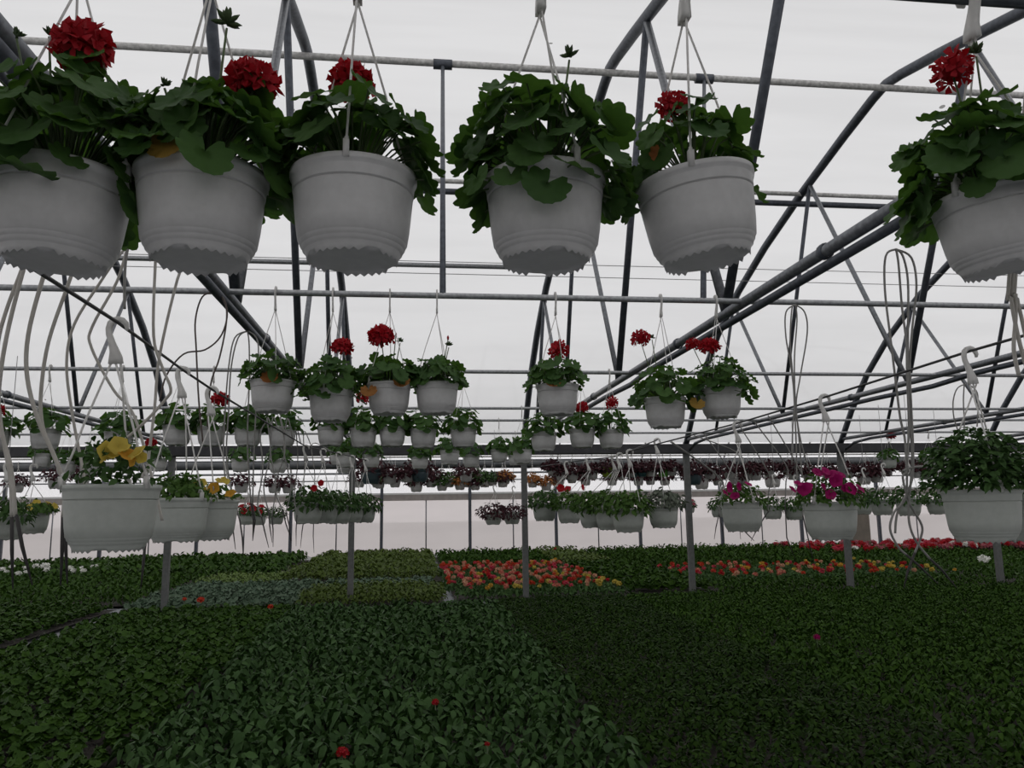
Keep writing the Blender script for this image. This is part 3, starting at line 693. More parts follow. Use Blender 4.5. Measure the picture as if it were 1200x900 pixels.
t, h = low_basket(869, 588, 51, 864, 494, 'low basket at right with a few magenta petunias at its left',
    bedding_plant_in_pot('petunia3', OV, 300, .15, .11, .035, L_fine, -.15, 10, .5, .2, ym(Yp-.13, [(855,571,None,.04),(866,570,None,.032),(861,581,None,.036),(877,567,None,.03),(850,577,None,0)], F_mag, .03)), 40, -1.4); WR.append(h)
for i, (px, py, w, hx, hy, kind) in enumerate([(777, 593, 37, 770, 514, 'grey'), (736, 596, 40, 738, 527, 'bush'), (715, 595, 37, 726, 531, 'bush'), (695, 594, 35, 720, 534, 'bush'), (667, 592, 30, 690, 537, 'bush'), (638, 590, 29, 664, 541, 'red')]):
    Yp = .27*FPX/w; f = ym(Yp-.2, [(657, 572, None, 0), (665, 573, None, 0)], F_red, .05) if kind == 'red' else ym(Yp-.1, [(683, 571, None, .04)], F_red, .04) if i == 4 else ()
    t, h = low_basket(px, py, w, hx, hy, '%s leafy basket from the right in the right wire cluster%s' % (ORD[i], ' (dusty grey-green leaves)' if kind == 'grey' else ', with red flowers' if f else ''),
        bedding_plant_in_pot('cl_'+kind+str(i % 2), OV, 300, .18, .14, .055, L_grey if kind == 'grey' else L_fine if i in (1, 2) else L_bush, -.4 if i else -.1, 20+i % 2, .5, .35, f), 28, i*.8+.3, 1); WR.append(h)
def wire_at(Wp, Y):
    for a, c in zip(Wp, Wp[1:]):
        if a.y <= Y <= c.y: return a.lerp(c, (Y-a.y)/(c.y-a.y))
    return Wp[0] if Y < Wp[0].y else Wp[-1]
def wire_thru(pts, lab, start, end):
    b = MB(); P = [start]+pts+[end]; P = [a.lerp(c, k/24) for a, c in zip(P, P[1:]) for k in range(24)]+[end]
    b.tube(P, .0055, 6); b.tube([start, start+Vector((0, 0, 2.57-start.z))], .0055, 6); return tag(obj('support_wire', b, m_wire), lab, 'wire', 'wires for the low baskets')
WL.sort(key=lambda p: p.y); WR.sort(key=lambda p: p.y)
wire_thru(WL, 'dark wire running away at left with the yellow-flowered baskets', Vector((WL[0].x, .5, WL[0].z)), Vector((-1.03, 13.96, 2.3)))
wire_thru(WR, 'dark wire running away at right with the petunia baskets', Vector((WR[0].x, .5, WR[0].z)), Vector((1.96, 13.96, 2.3)))
EXTRA = [(8, 602, 40, 'bush', 'basket of plain green leaves cut by the left edge below the hoses'), (38, 598, 36, 'yel', 'small basket of yellow petunias at far left behind the hoses'),
         (1213, 579, 84, 'bush', 'bushy basket cut off by the right edge of the picture'), (1064, 584, 31, 'bush', 'basket with drooping leaves behind the looped grey hoses'),
         (1098, 585, 27, 'bush', 'basket half hidden behind the big bushy one, at its left'), (1033, 585, 28, 'bush', 'leafy basket between the magenta petunias and the looped hoses'),
         (1010, 586, 25, 'bush', 'small leafy basket just right of the magenta petunia pot'), (905, 592, 24, 'bush', 'left of the two dull baskets seen between the petunia pots'),
         (930, 593, 24, 'bush', 'right of the two dull baskets seen between the petunia pots'), (842, 593, 19, 'bush', 'small basket left of the lesser petunia pot, on crossed stakes'),
         (290, 601, 19, 'redf', 'small far basket with dark red flowers right of the yellow petunias'), (303, 602, 18, 'redf', 'second small far basket with dark red flowers'),
         (324, 602, 17, 'bush', 'small far basket of plain green, left of the cluster on the left wire'), (578, 600, 21, 'wine', 'far basket of mixed green and wine leaves left of the middle post'),
         (600, 600, 20, 'wine', 'far basket of wine leaves touching the middle post'), (808, 592, 13, 'pinkf', 'tiny basket with pink flowers beside the post left of the petunias')]
for i, (px, py, w, kind, lab) in enumerate(EXTRA):
    Yp = min(.27*FPX/w, 26); nm = {'bush': (OV, L_bush), 'yel': (OV, L_fine), 'redf': (OV, L_bush), 'wine': (OV, L_dkred), 'pinkf': (OV, L_bush)}[kind]
    f = dict(nrand=12, fmat=F_yel, fsz=.032) if kind == 'yel' else dict(nrand=9, fmat=F_red, fsz=.05) if kind == 'redf' else dict(nrand=6, fmat=F_pink, fsz=.05) if kind == 'pinkf' else {}
    t, h = low_basket(px, py, w, px+2, py-60*w/40 if w < 60 else py-140, lab, bedding_plant_in_pot('ex_'+kind+str(i % 2), nm[0], 300 if kind == 'wine' else 200, .24 if kind == 'wine' else .18, .13 if kind != 'yel' else .06, .055, nm[1], -1 if kind == 'wine' else -.6 if kind not in ('yel', 'redf') else -.3, 40+i % 2, .5, .5, **f), 24, i*.7, 0, hs=1.0)
    b0 = t.location                                            # each hangs from a cord of its own under the rails
    obj('cord', MB().tube([Vector((h.x, Yp, h.z))-b0, Vector((h.x, Yp, 2.79))-b0], .003, 5), m_wire_l, t)

# ------------------------------------------------------------------ far bay: small pots, wine-red leaves
FAR = [(435, 550, 24, m_navy, 'wine'), (492, 550, 21, m_navy, 'wine'), (457, 556, 16, None, 'wine'), (510, 557, 14, None, 'wine'), (546, 554, 15, None, 'wine'), (561, 558, 13, None, 'ger'), (577, 561, 12, None, 'ger'),
       (592, 559, 12, None, 'dry'), (445, 564, 12, None, 'wine'), (488, 566, 15, None, 'wine'), (518, 566, 13, None, 'ger'), (539, 565, 13, None, 'dry'), (557, 566, 12, None, 'wine'), (404, 540, 20, None, 'wine'),
       (646, 547, 11, m_teal, 'wine'), (657, 554, 12, None, 'wine'), (687, 551, 12, None, 'wine'), (712, 548, 16, m_lime, 'wine'), (728, 556, 10, None, 'wine'), (741, 551, 13, m_teal, 'wine'), (752, 550, 13, m_teal, 'wine'),
       (777, 550, 13, m_green, 'wine'), (812, 553, 22, m_navy, 'wine'), (822, 561, 18, None, 'wine'), (862, 557, 16, None, 'wine'), (885, 553, 15, None, 'wine'), (905, 558, 20, None, 'wine'), (930, 553, 14, None, 'wine'),
       (1012, 556, 18, None, 'wine'), (1027, 555, 16, None, 'wine'), (1072, 550, 16, None, 'wine'), (1085, 545, 16, None, 'ger'), (283, 566, 16, None, 'wine'), (322, 567, 15, None, 'wine'), (338, 568, 14, None, 'wine'),
       (205, 568, 14, None, 'wine'), (66, 560, 17, None, 'wine'), (97, 556, 16, None, 'wine'), (20, 566, 15, None, 'wine'), (640, 566, 13, None, 'dry'), (624, 563, 12, None, 'dry'), (670, 558, 12, None, 'wine'), (478, 556, 13, None, 'wine'), (762, 560, 12, None, 'wine')]
FAR += [(px, 559+(px*3) % 9, 13, None, 'wine' if px % 2 else 'ger') for px in range(421, 610, 21)]
FAR += [(px, 548+(px*7) % 6, 14, None, 'wine') for px in range(648, 1120, 23)] + [(px, 560+(px*5) % 5, 13, None, 'wine') for px in range(655, 900, 31)]
cw = {m_navy: 'slate blue', m_teal: 'teal', m_lime: 'lime green', m_green: 'bright green', None: 'grey'}; fw = {'wine': 'wine-red leaves', 'ger': 'green leaves', 'dry': 'rusty brown leaves'}
num = {}
def ordw(i): return ORD[i] if i < 20 else ('twenty-'+ORD[i-20] if i < 29 else 'thirty-'+ORD[i-30] if 29 < i < 39 else {29: 'thirtieth', 39: 'fortieth'}.get(i, 'forty-'+ORD[max(0, i-40)]))
for i, (px, py, w, pm, kind) in enumerate(FAR):
    Y = 16.2 if py < 557 else 19.2; D = w*Y/FPX; rim = onY(px, py, Y); R = D/2
    key = (cw[pm], kind, Y)
    num.setdefault(key, []).append(px)
for i, (px, py, w, pm, kind) in enumerate(FAR):
    Y = 16.2 if py < 557 else 19.2; D = w*Y/FPX; rim = onY(px, py, Y); R = D/2; L = sorted(num[(cw[pm], kind, Y)])
    s = R/.12
    lab = 'far %s basket of %s, %s row behind the gutter, %s from left' % (cw[pm], fw[kind], 'nearer' if Y < 17 else 'farther', ordw(L.index(px))) if len(L) > 1 else 'far %s basket of %s hung behind the gutter' % (cw[pm], fw[kind])
    basket(lab, rim, R, RZ2, 'y', bedding_plant_in_pot('far%s%d%d' % (kind, i % 2, round(R*60)), KT, 220, 1.8*R, 1.3*R, .085, {'wine': L_dkred, 'ger': L_bush, 'dry': L_org}[kind], -.35, 70+i % 2, .5, .3), 20, pm or m_pot, 0, i, 0, 'small baskets of the far bay', .018, 1.0, sr=.003)
#PART3
# ------------------------------------------------------------------ drip hoses and their stakes
def smooth(pts, n=5):
    P = [Vector(p) for p in pts]; out = []
    for i in range(len(P)-1):
        a, b, c, d = P[max(i-1, 0)], P[i], P[i+1], P[min(i+2, len(P)-1)]
        for k in range(n):
            s = k/n; out.append(.5*((2*b)+(c-a)*s+(2*a-5*b+4*c-d)*s*s+(3*b-a-3*c+d)*s**3))
    return out+[P[-1]]
def hose(label, px_pts, Y, r, mat, stake=None, grp='drip hoses', dY=0, top=None):
    n = len(px_pts); pts = [onY(x, y, Y+dY*i/max(1, n-1)) for i, (x, y) in enumerate(px_pts)]
    if top: pts = [Vector((pts[0].x if top[0] is None else top[0], top[1], top[2]))]+pts
    t = thing('drip_hose', label, 'hose', pts[-1], grp); o = pts[-1]
    obj('tube', MB().tube([p-o for p in smooth(pts)], r, 8), mat, t)
    if stake:
        q = [onY(x, y, Y+dY)-o for x, y in stake]; obj('stake', MB().tube(q, [r*1.0]*(len(q)-1)+[r*.35], 6), m_stake, t)
    return t
LH = 'white drip hoses hanging at left'
tag(obj('irrigation_pipe', MB().tube([(-2.6, 2.75, 2.699), (-.35, 2.75, 2.699)], .012, 8), m_stake), 'thin black feed pipe for the hoses behind the two left front baskets', 'pipe')
hose('thick milky drip hose at the left edge, ending in a black stake that leans right', [(60,240),(38,285),(25,325),(8,393),(-1,453),(0,497),(13,550),(18,605)], 2.6, .0062, m_hose, [(19,603),(26,640),(38,686)], LH, top=(None, 2.75, 2.69))
hose('second milky drip hose from the left edge, with an upright black stake', [(50,250),(22,325),(8,362),(-2,400),(-4,450),(3,510),(12,560),(14,606)], 2.7, .0062, m_hose, [(14,604),(14,645),(15,690)], LH, top=(None, 2.75, 2.69))
hose('milky drip hose that sways right to the stakes left of the yellow pansies', [(90,235),(65,290),(50,327),(33,393),(32,443),(45,493),(63,533),(75,570),(74,606)], 2.65, .0066, m_hose, [(74,604),(73,640),(71,686)], LH, top=(None, 2.75, 2.69))
hose('milky drip hose twined against its neighbour left of the yellow pansies', [(120,225),(95,290),(80,333),(57,400),(48,460),(50,500),(63,533),(76,572),(77,606)], 2.72, .0062, m_hose, [(77,604),(77,640),(79,684)], LH, top=(None, 2.75, 2.69))
hose('thin milky hose curving down behind the left edge of the pansy pot', [(160,270),(135,305),(118,330),(87,380),(78,427),(85,487),(97,550),(104,600)], 2.9, .0048, m_hose, None, LH, top=(None, 2.75, 2.69))
hose('milky hose making a wide S across the tall white hook at left', [(168,255),(150,290),(137,330),(108,383),(107,407),(133,457),(157,487),(180,567),(190,610)], 2.85, .0048, m_hose, None, LH, top=(None, 2.75, 2.69))
hose('milky hose doubled back sharply to the yellow pansies', [(185,270),(182,310),(180,393),(190,430),(200,455),(194,468),(167,497),(137,523)], 2.62, .0048, m_hose, None, LH, top=(None, 2.75, 2.69))
hose('straight thin milky hose between the two left baskets of the front row', [(222,290),(208,327),(187,417),(181,480),(172,560),(170,640)], 2.95, .005, m_hose, [(170,638),(168,660),(165,690)], LH, top=(None, 2.75, 2.69))
hose('grey hose curling beside the first front basket', [(167,256),(155,275),(148,300),(146,330),(146,362)], 2.6, .0045, m_hose_g, None, LH, top=(None, 2.75, 2.69))
BH = 'brown hose loops clipped under the rail'
hose('brown hose loop clipped under the rail, wide left bow', [(252,342),(237,348),(229,375),(230,410),(233,470),(238,520)], 4.2, .0045, m_hose_d, None, BH)
hose('brown hose loop clipped under the rail, right bow with crossing tail', [(252,342),(263,352),(266,372),(258,395),(240,410),(215,415),(195,440),(187,470)], 4.2, .0045, m_hose_d, None, BH)
hose('brown hose loop clipped under the rail, dropping straight to the right', [(252,342),(264,356),(265,380),(257,420),(247,450),(243,500)], 4.22, .0045, m_hose_d, None, BH)
for k, pts in enumerate(([(290,388),(275,396),(268,430),(264,480),(262,540),(270,600)], [(290,388),(279,396),(271,430),(268,480),(266,545),(281,610)], [(290,388),(292,405),(292,450),(290,520),(294,590)], [(291,388),(302,400),(302,440),(298,520),(296,590)])):
    hose('%s thin grey hose on the lower pipe left of the second row' % ORD[k], pts, 4.96, .0045, m_hose_g, [pts[-1], (pts[-1][0]+3, pts[-1][1]+20), (pts[-1][0]+6-k*2, pts[-1][1]+44)], 'grey hoses left of the second row')
for k, (x, y0, y1, dx, sx) in enumerate(((313,490,600,4,6), (320,489,605,-3,0), (328,489,598,6,14), (337,490,600,-4,4), (347,500,604,2,0), (305,510,606,3,10), (356,505,606,1,-4), (366,520,612,3,2))):
    hose('%s thin spiked drip line from left below the second row' % ORD[k], [(x,y0),(x+dx,y0+40),(x-dx,y0+80),(x+dx*.5,y1)], 1.03*FPX/(483-x), .0045, m_hose_g, [(x+dx*.5,y1),(x+sx*.5,y1+16),(x+sx,y1+36)], 'spiked drip lines at left', top=tuple(wire_at(WL, 1.03*FPX/(483-x))-Vector((0, 0, .008))))
RB = 'grey hoses in the middle right bunch'
for k, pts in enumerate(([(932,357),(921,366),(921,395),(927,430),(931,470),(929,500),(928,545)], [(932,357),(928,362),(926,400),(929,440),(931,475),(933,520),(934,570)], [(932,357),(934,375),(931,420),(932,470),(936,510),(940,560)], [(932,357),(943,366),(946,390),(938,440),(933,475),(938,515),(948,550)])):
    hose('%s strand of the grey hose bunch above the petunias' % ORD[k], pts, 4.1, .0042, m_hose_g, None, RB)
RB2 = 'long looped grey hoses at right'
L4 = ([(1050,292),(1038,300),(1037,340),(1044,400),(1050,450),(1055,490),(1061,520),(1062,580),(1048,600),(1043,620),(1052,640),(1062,650)],
      [(1050,292),(1053,310),(1057,360),(1062,400),(1063,440),(1065,500),(1062,550),(1058,560),(1066,590),(1080,615),(1079,630),(1072,648)],
      [(1050,292),(1058,300),(1064,330),(1064,390),(1064,440),(1066,490),(1069,540),(1065,590),(1066,615),(1074,635),(1090,655)],
      [(1050,292),(1068,302),(1074,335),(1069,385),(1066,430),(1068,480),(1070,530),(1068,565),(1052,600),(1049,625)])
S4 = ([(1062,650),(1078,664),(1099,684)], [(1072,648),(1064,668),(1059,690)], [(1090,655),(1104,668),(1121,689)], None)
for k, pts in enumerate(L4):
    hose('%s strand of the long looped grey hoses at right' % ORD[k], pts, 3.25, .0050, m_hose_g, S4[k], RB2, dY=.0)
hose('short pale hose arching from the looped hoses to the bushy basket', [(1058,552),(1068,548),(1085,547),(1098,550)], 3.25, .0055, m_hose_g, None, RB2)
for k, pts in enumerate(([(1183,322),(1185,350),(1190,380),(1197,410),(1206,440)], [(1190,322),(1192,350),(1197,372),(1203,400)], [(1187,322),(1190,345),(1190,375),(1188,410),(1194,440)])):
    hose('pinkish hose dropping behind the rightmost front basket, %s of three' % ORD[k], pts, 1.82, .005, m_hose, None, 'pinkish hoses at the right edge', top=(None, 1.64, RZ1-.015))
for k, (a, b, c) in enumerate((((862,575),(866,610),(868,632)), ((900,600),(890,615),(880,634)), ((870,620),(878,628),(884,634)), ((920,590),(922,630),(933,658)), ((941,605),(948,635),(954,662)), ((842,605),(839,618),(837,632)), ((843,605),(847,620),(849,634)))):
    hose('%s black drip spike dangling under the right petunia baskets' % ORD[k], [(a[0]+1,a[1]-45),(a[0]+1,a[1]-25),a], 2.2*FPX/(a[0]-483), .004, m_hose_g, [a, b, c], 'black drip spikes at right', top=tuple(wire_at(WR, 2.2*FPX/(a[0]-483))-Vector((0, 0, .008))))
for k, pts in enumerate(([(1132,450),(1122,455),(1117,470),(1118,490),(1124,508)], [(1135,450),(1145,460),(1146,480),(1145,500)], [(1130,450),(1129,470),(1130,500),(1127,515)])):
    hose('thin wiry drip line falling from the big white hook at right, %s of three' % ORD[k], pts, 2.85, .0025, m_hose_g, None, 'drip lines at the big right hook')

# ------------------------------------------------------------------ beds of young plants
def tuft(seed, proto, n, r, h, leaf, up=.6):
    q = random.Random(seed); ms = []
    for i in range(n):
        a = i*2.39996+q.uniform(-.4, .4); t = (i+.5)/n; rr = r*math.sqrt(1-t*.85)*q.uniform(.5, 1); z = h*(.35+.65*t)*q.uniform(.8, 1.1)
        nn = Vector((cos(a)*(1-up), sin(a)*(1-up), up))+Vector((q.gauss(0,.2), q.gauss(0,.2), 0)); tip = Vector((cos(a), sin(a), .15*t))
        ms.append(frame((rr*cos(a)*.5, rr*sin(a)*.5, z), nn, tip, leaf*q.uniform(.75, 1.2)))
    return ms
def hs_(x, y): return 1+.13*sin(2.1*x+1.3*sin(1.7*y))*cos(1.6*y+.8*sin(2.3*x))
def in_view(x, y, z, m=60):
    u, v, c = proj((x, y, z)); return c > .1 and -m < u < 1200+m and v < 900+m
SPEC = {  # name: leaf shapes, leaves, spread, height, leaf length, material, spacing
 'lettuce': (GLL, 22, .085, .13, .034, L_A, .13), 'bluegreen': (OV, 20, .085, .17, .085, L_B, .155), 'olive': (KT, 40, .085, .12, .042, L_C, .12), 'mid': (OV, 22, .09, .13, .058, L_D, .13)}
def bed(key, x0, x1, y0, y1, cat, label, glabel, group, name, seed, zb=.05, leafparts=0, single=300):
    proto, nl, r, h, leaf, mat, sp_ = SPEC[key]; q = random.Random(seed); P = []
    ny = int((y1-y0)/sp_); nx = int((x1-x0)/sp_)
    for j in range(ny):
        for i in range(nx):
            x = x0+(i+.5+.5*(j % 2))*sp_+q.uniform(-.03, .03); y = y0+(j+.5)*sp_+q.uniform(-.03, .03)
            if x < x1 and in_view(x, y, .2) and q.random() > .06: P.append((x, y))
    P.sort(key=lambda p: p[0]**2+p[1]**2)
    pr = []; lm = [trimesh('leaf', g, mat) for g in proto] if leafparts else None
    lay = [tuft(seed*10+k, proto, nl, r, h, leaf) for k in range(5)]
    for k in range(5):
        V, F = scatter(proto, lay[k]); pr.append((V, F))
    mes = [np_mesh(name, V, F, mat) for V, F in pr]
    for i, (x, y) in enumerate(P[:single]):
        s = hs_(x, y)*q.uniform(.75, 1.25); m = Matrix.Translation((x, y, zb)) @ Matrix.Rotation(q.uniform(0, 6.28), 4, 'Z') @ Matrix.Scale(s, 4)
        if i < leafparts:
            o = thing(name, glabel, cat, (x, y, zb), group, q.uniform(0, 6.28)); o.scale = (s, s, s)
            for j, lmx in enumerate(lay[i % 5]): link('leaf', lm[j % len(lm)], o, mat=lmx)
        else:
            o = link(name, mes[i % 5], None, mat=m); tag(o, glabel, cat, group)
    rest = P[single:]; A = []
    for i, (x, y) in enumerate(rest):
        s = hs_(x, y)*q.uniform(.75, 1.25); A.append(Matrix.Translation((x, y, 0)) @ Matrix.Rotation(q.uniform(0, 6.28), 4, 'Z') @ Matrix.Scale(s, 4))
    ids = [q.randrange(5) for _ in rest]
    V, F = scatter(pr, A, ids) if rest else (np.zeros((0, 3)), np.zeros((0, 3), int))
    b0 = len(V); S = np.array([(x0, y0, -.005), (x1, y0, -.005), (x1, y1, -.005), (x0, y1, -.005)]); V = np.concatenate([V, S]); F = np.concatenate([F, [(b0, b0+1, b0+2), (b0, b0+2, b0+3)]])
    mi = np.zeros(len(F), int); mi[-2:] = 1
    tag(link('bedding_foliage', np_mesh('bedding_foliage', V, F, [mat, m_soil], midx=mi), None, (0, 0, zb)), label, 'bedding plants', kind='stuff')
bed('lettuce', -4.45, -1.83, 3.4, 13.3, 'plant', 'rest of the near left bed, low ruffled green plants', 'low ruffled green seedling of the near left bed', 'seedlings of the left bed', 'ruffled_seedling', 1)
bed('bluegreen', -1.82, 1.30, 3.6, 13.0, 'plant', 'rest of the centre bed, pointed blue-green leaves', 'leafy seedling with pointed blue-green leaves in the centre bed', 'seedlings of the centre bed', 'broadleaf_seedling', 2, leafparts=60)
bed('olive', 1.32, 3.5, 3.4, 13.6, 'plant', 'rest of the dark fine-leaved bed right of the centre bed', 'small dark fine-leaved seedling right of the centre bed', 'seedlings of the dark bed', 'fine_leaved_seedling', 3)
bed('mid', 3.48, 12.5, 3.2, 13.8, 'plant', 'rest of the wide mid-green bed at right', 'mid-green seedling of the wide bed at right', 'seedlings of the right bed', 'midgreen_seedling', 4)
bed('lettuce', -9.5, -4.85, 6.5, 14.3, 'plant', 'rest of the far left bed beyond the grey path', 'low green seedling beyond the grey path at far left', 'seedlings of the far left bed', 'seedling', 5, single=0)

def far_bed(x0, x1, y0, y1, key, mat, h, leaf, nl, sp_, label, seed, zb=.05, poly=None):
    proto = {'ov': OV, 'kt': KT, 'rd': GLL}[key]; q = random.Random(seed)
    pr = [scatter(proto, tuft(seed*7+k, proto, nl, sp_*.7, h, leaf, .55)) for k in range(4)]; A = []; ids = []
    for j in range(int((y1-y0)/sp_)):
        for i in range(int((x1-x0)/sp_)):
            x = x0+(i+.5+.5*(j % 2))*sp_+q.uniform(-.05, .05); y = y0+(j+.5)*sp_+q.uniform(-.05, .05)
            if x > x1: continue
            if in_view(x, y, .2, 30): A.append(Matrix.Translation((x, y, 0)) @ Matrix.Rotation(q.uniform(0, 6.28), 4, 'Z') @ Matrix.Scale(q.uniform(.8, 1.25), 4)); ids.append(q.randrange(4))
    V, F = scatter(pr, A, ids); b0 = len(V)
    V = np.concatenate([V, np.array([(x0, y0, -.005), (x1, y0, -.005), (x1, y1, -.005), (x0, y1, -.005)])]); F = np.concatenate([F, [(b0, b0+1, b0+2), (b0, b0+2, b0+3)]])
    mi = np.zeros(len(F), int); mi[-2:] = 1
    tag(link('bedding_foliage', np_mesh('bedding_foliage', V, F, [mat, m_soil], midx=mi), None, (0, 0, zb)), label, 'bedding plants', kind='stuff')
FB = [(-15, -9.2, 14.6, 27.2, 'ov', L_A, .24, .12, 12, .26, 'deep green bed along the far wall at the left edge'),
      (-8.9, -4.8, 14.8, 20.5, 'ov', L_A, .20, .10, 12, .24, 'deep green bed left of the grey-green rosettes'),
      (-8.9, -3.3, 20.6, 27.2, 'kt', L_A, .30, .14, 16, .26, 'grassy dark green bed in front of the white wall at left'),
      (-4.7, -1.9, 13.9, 18.0, 'rd', L_blue, .12, .038, 14, .17, 'rows of grey-green rosettes beyond the left post'),
      (-4.7, -2.9, 18.1, 20.5, 'kt', L_light, .16, .08, 14, .2, 'pale yellow-green bed behind the grey-green rosettes'),
      (-1.85, .55, 13.7, 16.2, 'kt', L_olive, .22, .08, 24, .17, 'feathery green bed left of the orange begonias'),
      (-1.85, .5, 16.4, 18.0, 'rd', L_blue, .13, .038, 14, .17, 'strip of grey-green leaves left of the orange begonias'),
      (-2.8, .7, 18.1, 27.2, 'kt', L_olive, .30, .10, 24, .22, 'olive green feathery bed behind the left post'),
      (.75, 3.9, 21.2, 27.2, 'ov', L_D, .26, .12, 12, .26, 'green bed behind the orange begonias'),
      (3.95, 8.9, 14.0, 20.8, 'rd', L_D, .20, .05, 20, .19, 'smooth bright green bed right of the orange begonias'),
      (3.95, 9.5, 20.9, 27.2, 'kt', L_olive, .28, .11, 16, .26, 'mossy green bed before the white wall right of the middle'),
      (5.4, 14.5, 18.7, 27.2, 'ov', L_D, .26, .12, 12, .28, 'green bed behind the coral begonias'),
      (9.0, 20, 14.5, 18.6, 'ov', L_A, .22, .10, 12, .26, 'green bed around the foot of the right posts')]
# the begonia blocks take their own ground: keep the green beds out of it
FB[9] = (3.95, 5.5, 14.5, 20.8) + FB[9][4:]; FB[11] = (5.55, 15.5, 19.3, 27.2) + FB[11][4:]; FB[12] = (11.4, 22, 14.0, 19.2) + FB[12][4:]
FB[10] = (3.95, 5.5, 20.9, 27.2) + FB[10][4:]
FB.append((15.6, 25, 19.3, 27.2, 'ov', L_D, .16, .11, 12, .28, 'dark green bed under the far red band at right'))
FB.append((.75, 3.9, 14.3, 21.1, 'ov', L_bush, .13, .09, 10, .24, 'dark foliage under the orange begonias'))
FB.append((5.55, 11.3, 15.7, 19.2, 'ov', L_bush, .13, .09, 10, .26, 'dark foliage under the coral begonias'))
FB.append((5.55, 11.3, 14.1, 15.6, 'ov', L_D, .16, .08, 12, .2, 'green strip in front of the coral begonias'))
for i, a in enumerate(FB): far_bed(*a, seed=50+i)

def flowering(name, x, y, zb, mat, leafmat, label, cat, grp, rr, q, sz=.055, nf=3):
    """small bedding plant of a flower block: foliage mound with its flowers as parts"""
    k = q.randrange(3)
    key = ('bm', k, leafmat.name)
    if key not in _fm:
        V, F = scatter(OV, tuft(300+k, OV, 16, .12, .17, .10, .5)); _fm[key] = np_mesh('foliage', V, F, leafmat)
    o = thing(name, label, cat, (x, y, zb), grp, q.uniform(0, 6))
    tag(link('foliage', _fm[key], o), kind='stuff')
    for j in range(nf):
        hk = ('fh', mat.name, j % 2)
        if hk not in _fm: _fm[hk] = trimesh('flower', floret_head(40+j, 9, .8), mat)
        a = q.uniform(0, 6.28); d = q.uniform(.0, .1) if j else 0
        link('flower', _fm[hk], o, mat=Matrix.Translation((d*cos(a), d*sin(a), .15+q.uniform(0, .08))) @ Matrix.Rotation(a, 4, 'Z') @ Matrix.Scale(sz*q.uniform(.8, 1.2), 4))
CN = {F_cor: 'coral', F_ora: 'orange-red', F_pch: 'peach', F_ros: 'rose', F_yel: 'yellow', F_amb: 'amber', F_red: 'deep red', F_pink: 'dusky pink', F_wht: 'white'}
def pick(q, table):
    s = q.random()*sum(w for _, w in table)
    for m, w in table:
        s -= w
        if s <= 0: return m
    return table[-1][0]
q = random.Random(77)
# block beyond the middle post
yy = 14.5; tab = [(F_cor, 5), (F_ora, 6), (F_pch, 5), (F_ros, 4), (F_red, 2.6), (F_yel, .5), (F_amb, .5)]
while yy < 21.0:
    x0 = .72 if yy > 15.4 else .95; x1 = 3.85
    xx = x0+q.uniform(0, .15)
    while xx < x1:
        m = pick(q, tab); 
        if yy < 15.2 and q.random() < .25: m = q.choice((F_ros, F_red, F_yel))
        flowering('begonia', xx+q.uniform(-.06, .06), yy+q.uniform(-.06, .06), .06, m, L_bush, CN[m]+' begonia in the flower block behind the middle post', 'flower', 'begonias of the middle block', .1, q, .043, q.choice((1, 2, 2, 3)))
        xx += .29
    yy += .34
# block at right
yy = 15.7
while yy < 19.0:
    xx = 5.65+q.uniform(0, .2)
    while xx < 11.2:
        fr = (xx-5.6)/5.6; tab2 = [(F_cor, 2*(1-fr)), (F_ros, 3*(1-fr)), (F_ora, 3), (F_red, 2), (F_pch, 1), (F_yel, 5*fr*fr), (F_amb, 3*fr*fr)]
        m = pick(q, tab2)
        flowering('begonia', xx+q.uniform(-.08, .08), yy+q.uniform(-.08, .08), .06, m, L_bush, CN[m]+' begonia in the flower block at right below the petunia baskets', 'flower', 'begonias of the right block', .1, q, .046, q.choice((1, 1, 2, 2)))
        xx += .36
    yy += .42
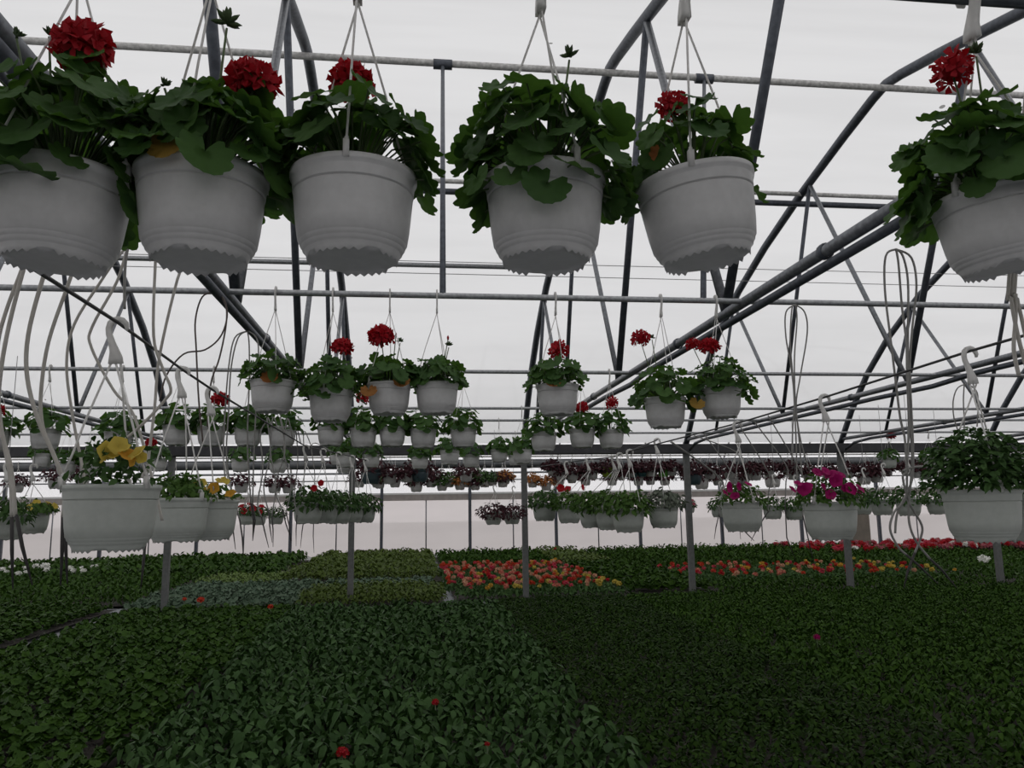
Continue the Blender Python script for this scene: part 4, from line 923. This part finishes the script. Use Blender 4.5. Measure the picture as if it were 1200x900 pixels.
# long band of red and pink flowers along the far wall at right
for k in range(260):
    x = 12.2+q.random()*11.5; y = 22.2+q.random()*4.4
    if not in_view(x, y, .3, 10): continue
    m = pick(q, [(F_red, 5), (F_pink, 4), (F_ros, 2), (F_wht, .5)])
    flowering('primula', x, y, .1, m, L_dkred, CN[m]+' flower of the long red band by the far wall at right', 'flower', 'flowers of the far red band', .1, q, .085, 2)
# white flowers at the far left
for k, (px, py) in enumerate([(3,666),(8,667),(14,664),(22,670),(29,664),(31,668),(42,664),(53,664),(54,667),(82,666),(87,667),(97,665),(98,668),(109,662),(115,663),(134,660)]):
    p = onZ(px, py, .32); s = .07 if px != 53 else .12
    flowering('white_begonia', p.x, p.y, .10, F_wht, L_A, '%s white flower from the left in the line at the far left bed' % ORD[k], 'flower', 'white flowers at far left', .1, q, s, 1)
# single odd flowers standing in the beds
for (px, py, mat, s, lab) in [(235, 703, F_ora, .055, 'orange-red flower before the grey-green rosettes, beside the left post'), (216, 702, F_ora, .035, 'tiny red flower left of the orange-red one'), (317, 711, F_ora, .04, 'red flower at the corner of the near left bed'),
                         (401, 882, F_red, .035, 'lone red flower at the bottom of the centre bed'), (510, 823, F_red, .026, 'small dark red flower in the middle of the centre bed'), (571, 872, F_red, .014, 'tiny faded red bloom low in the centre bed'),
                         (957, 747, F_mag, .035, 'single magenta flower in the right bed'), (650, 641, F_red, .09, 'red flower in the far green bed right of the middle post'), (1153, 656, F_wht, .13, 'white flower left of the right post, before the red band')]:
    p = onZ(px, py, .25); p = p if p.y < 26.5 else Vector((p.x*26.5/p.y, 26.5, 0)); t = thing('flowering_seedling', lab, 'flower', (p.x, p.y, .05), None)
    obj('flower_stalk', MB().tube([(0, 0, 0), (.005, 0, .1), (0, 0, .19)], .004, 6), L_stem, t); link('flower', trimesh('flower', floret_head(90+int(px), 12, .8), mat), t, mat=Matrix.Translation((0, 0, .2)) @ Matrix.Scale(s, 4))
    V, F = scatter(OV, tuft(int(px), OV, 9, .07, .1, .06)); tag(link('foliage', np_mesh('foliage', V, F, L_D), t), kind='stuff')
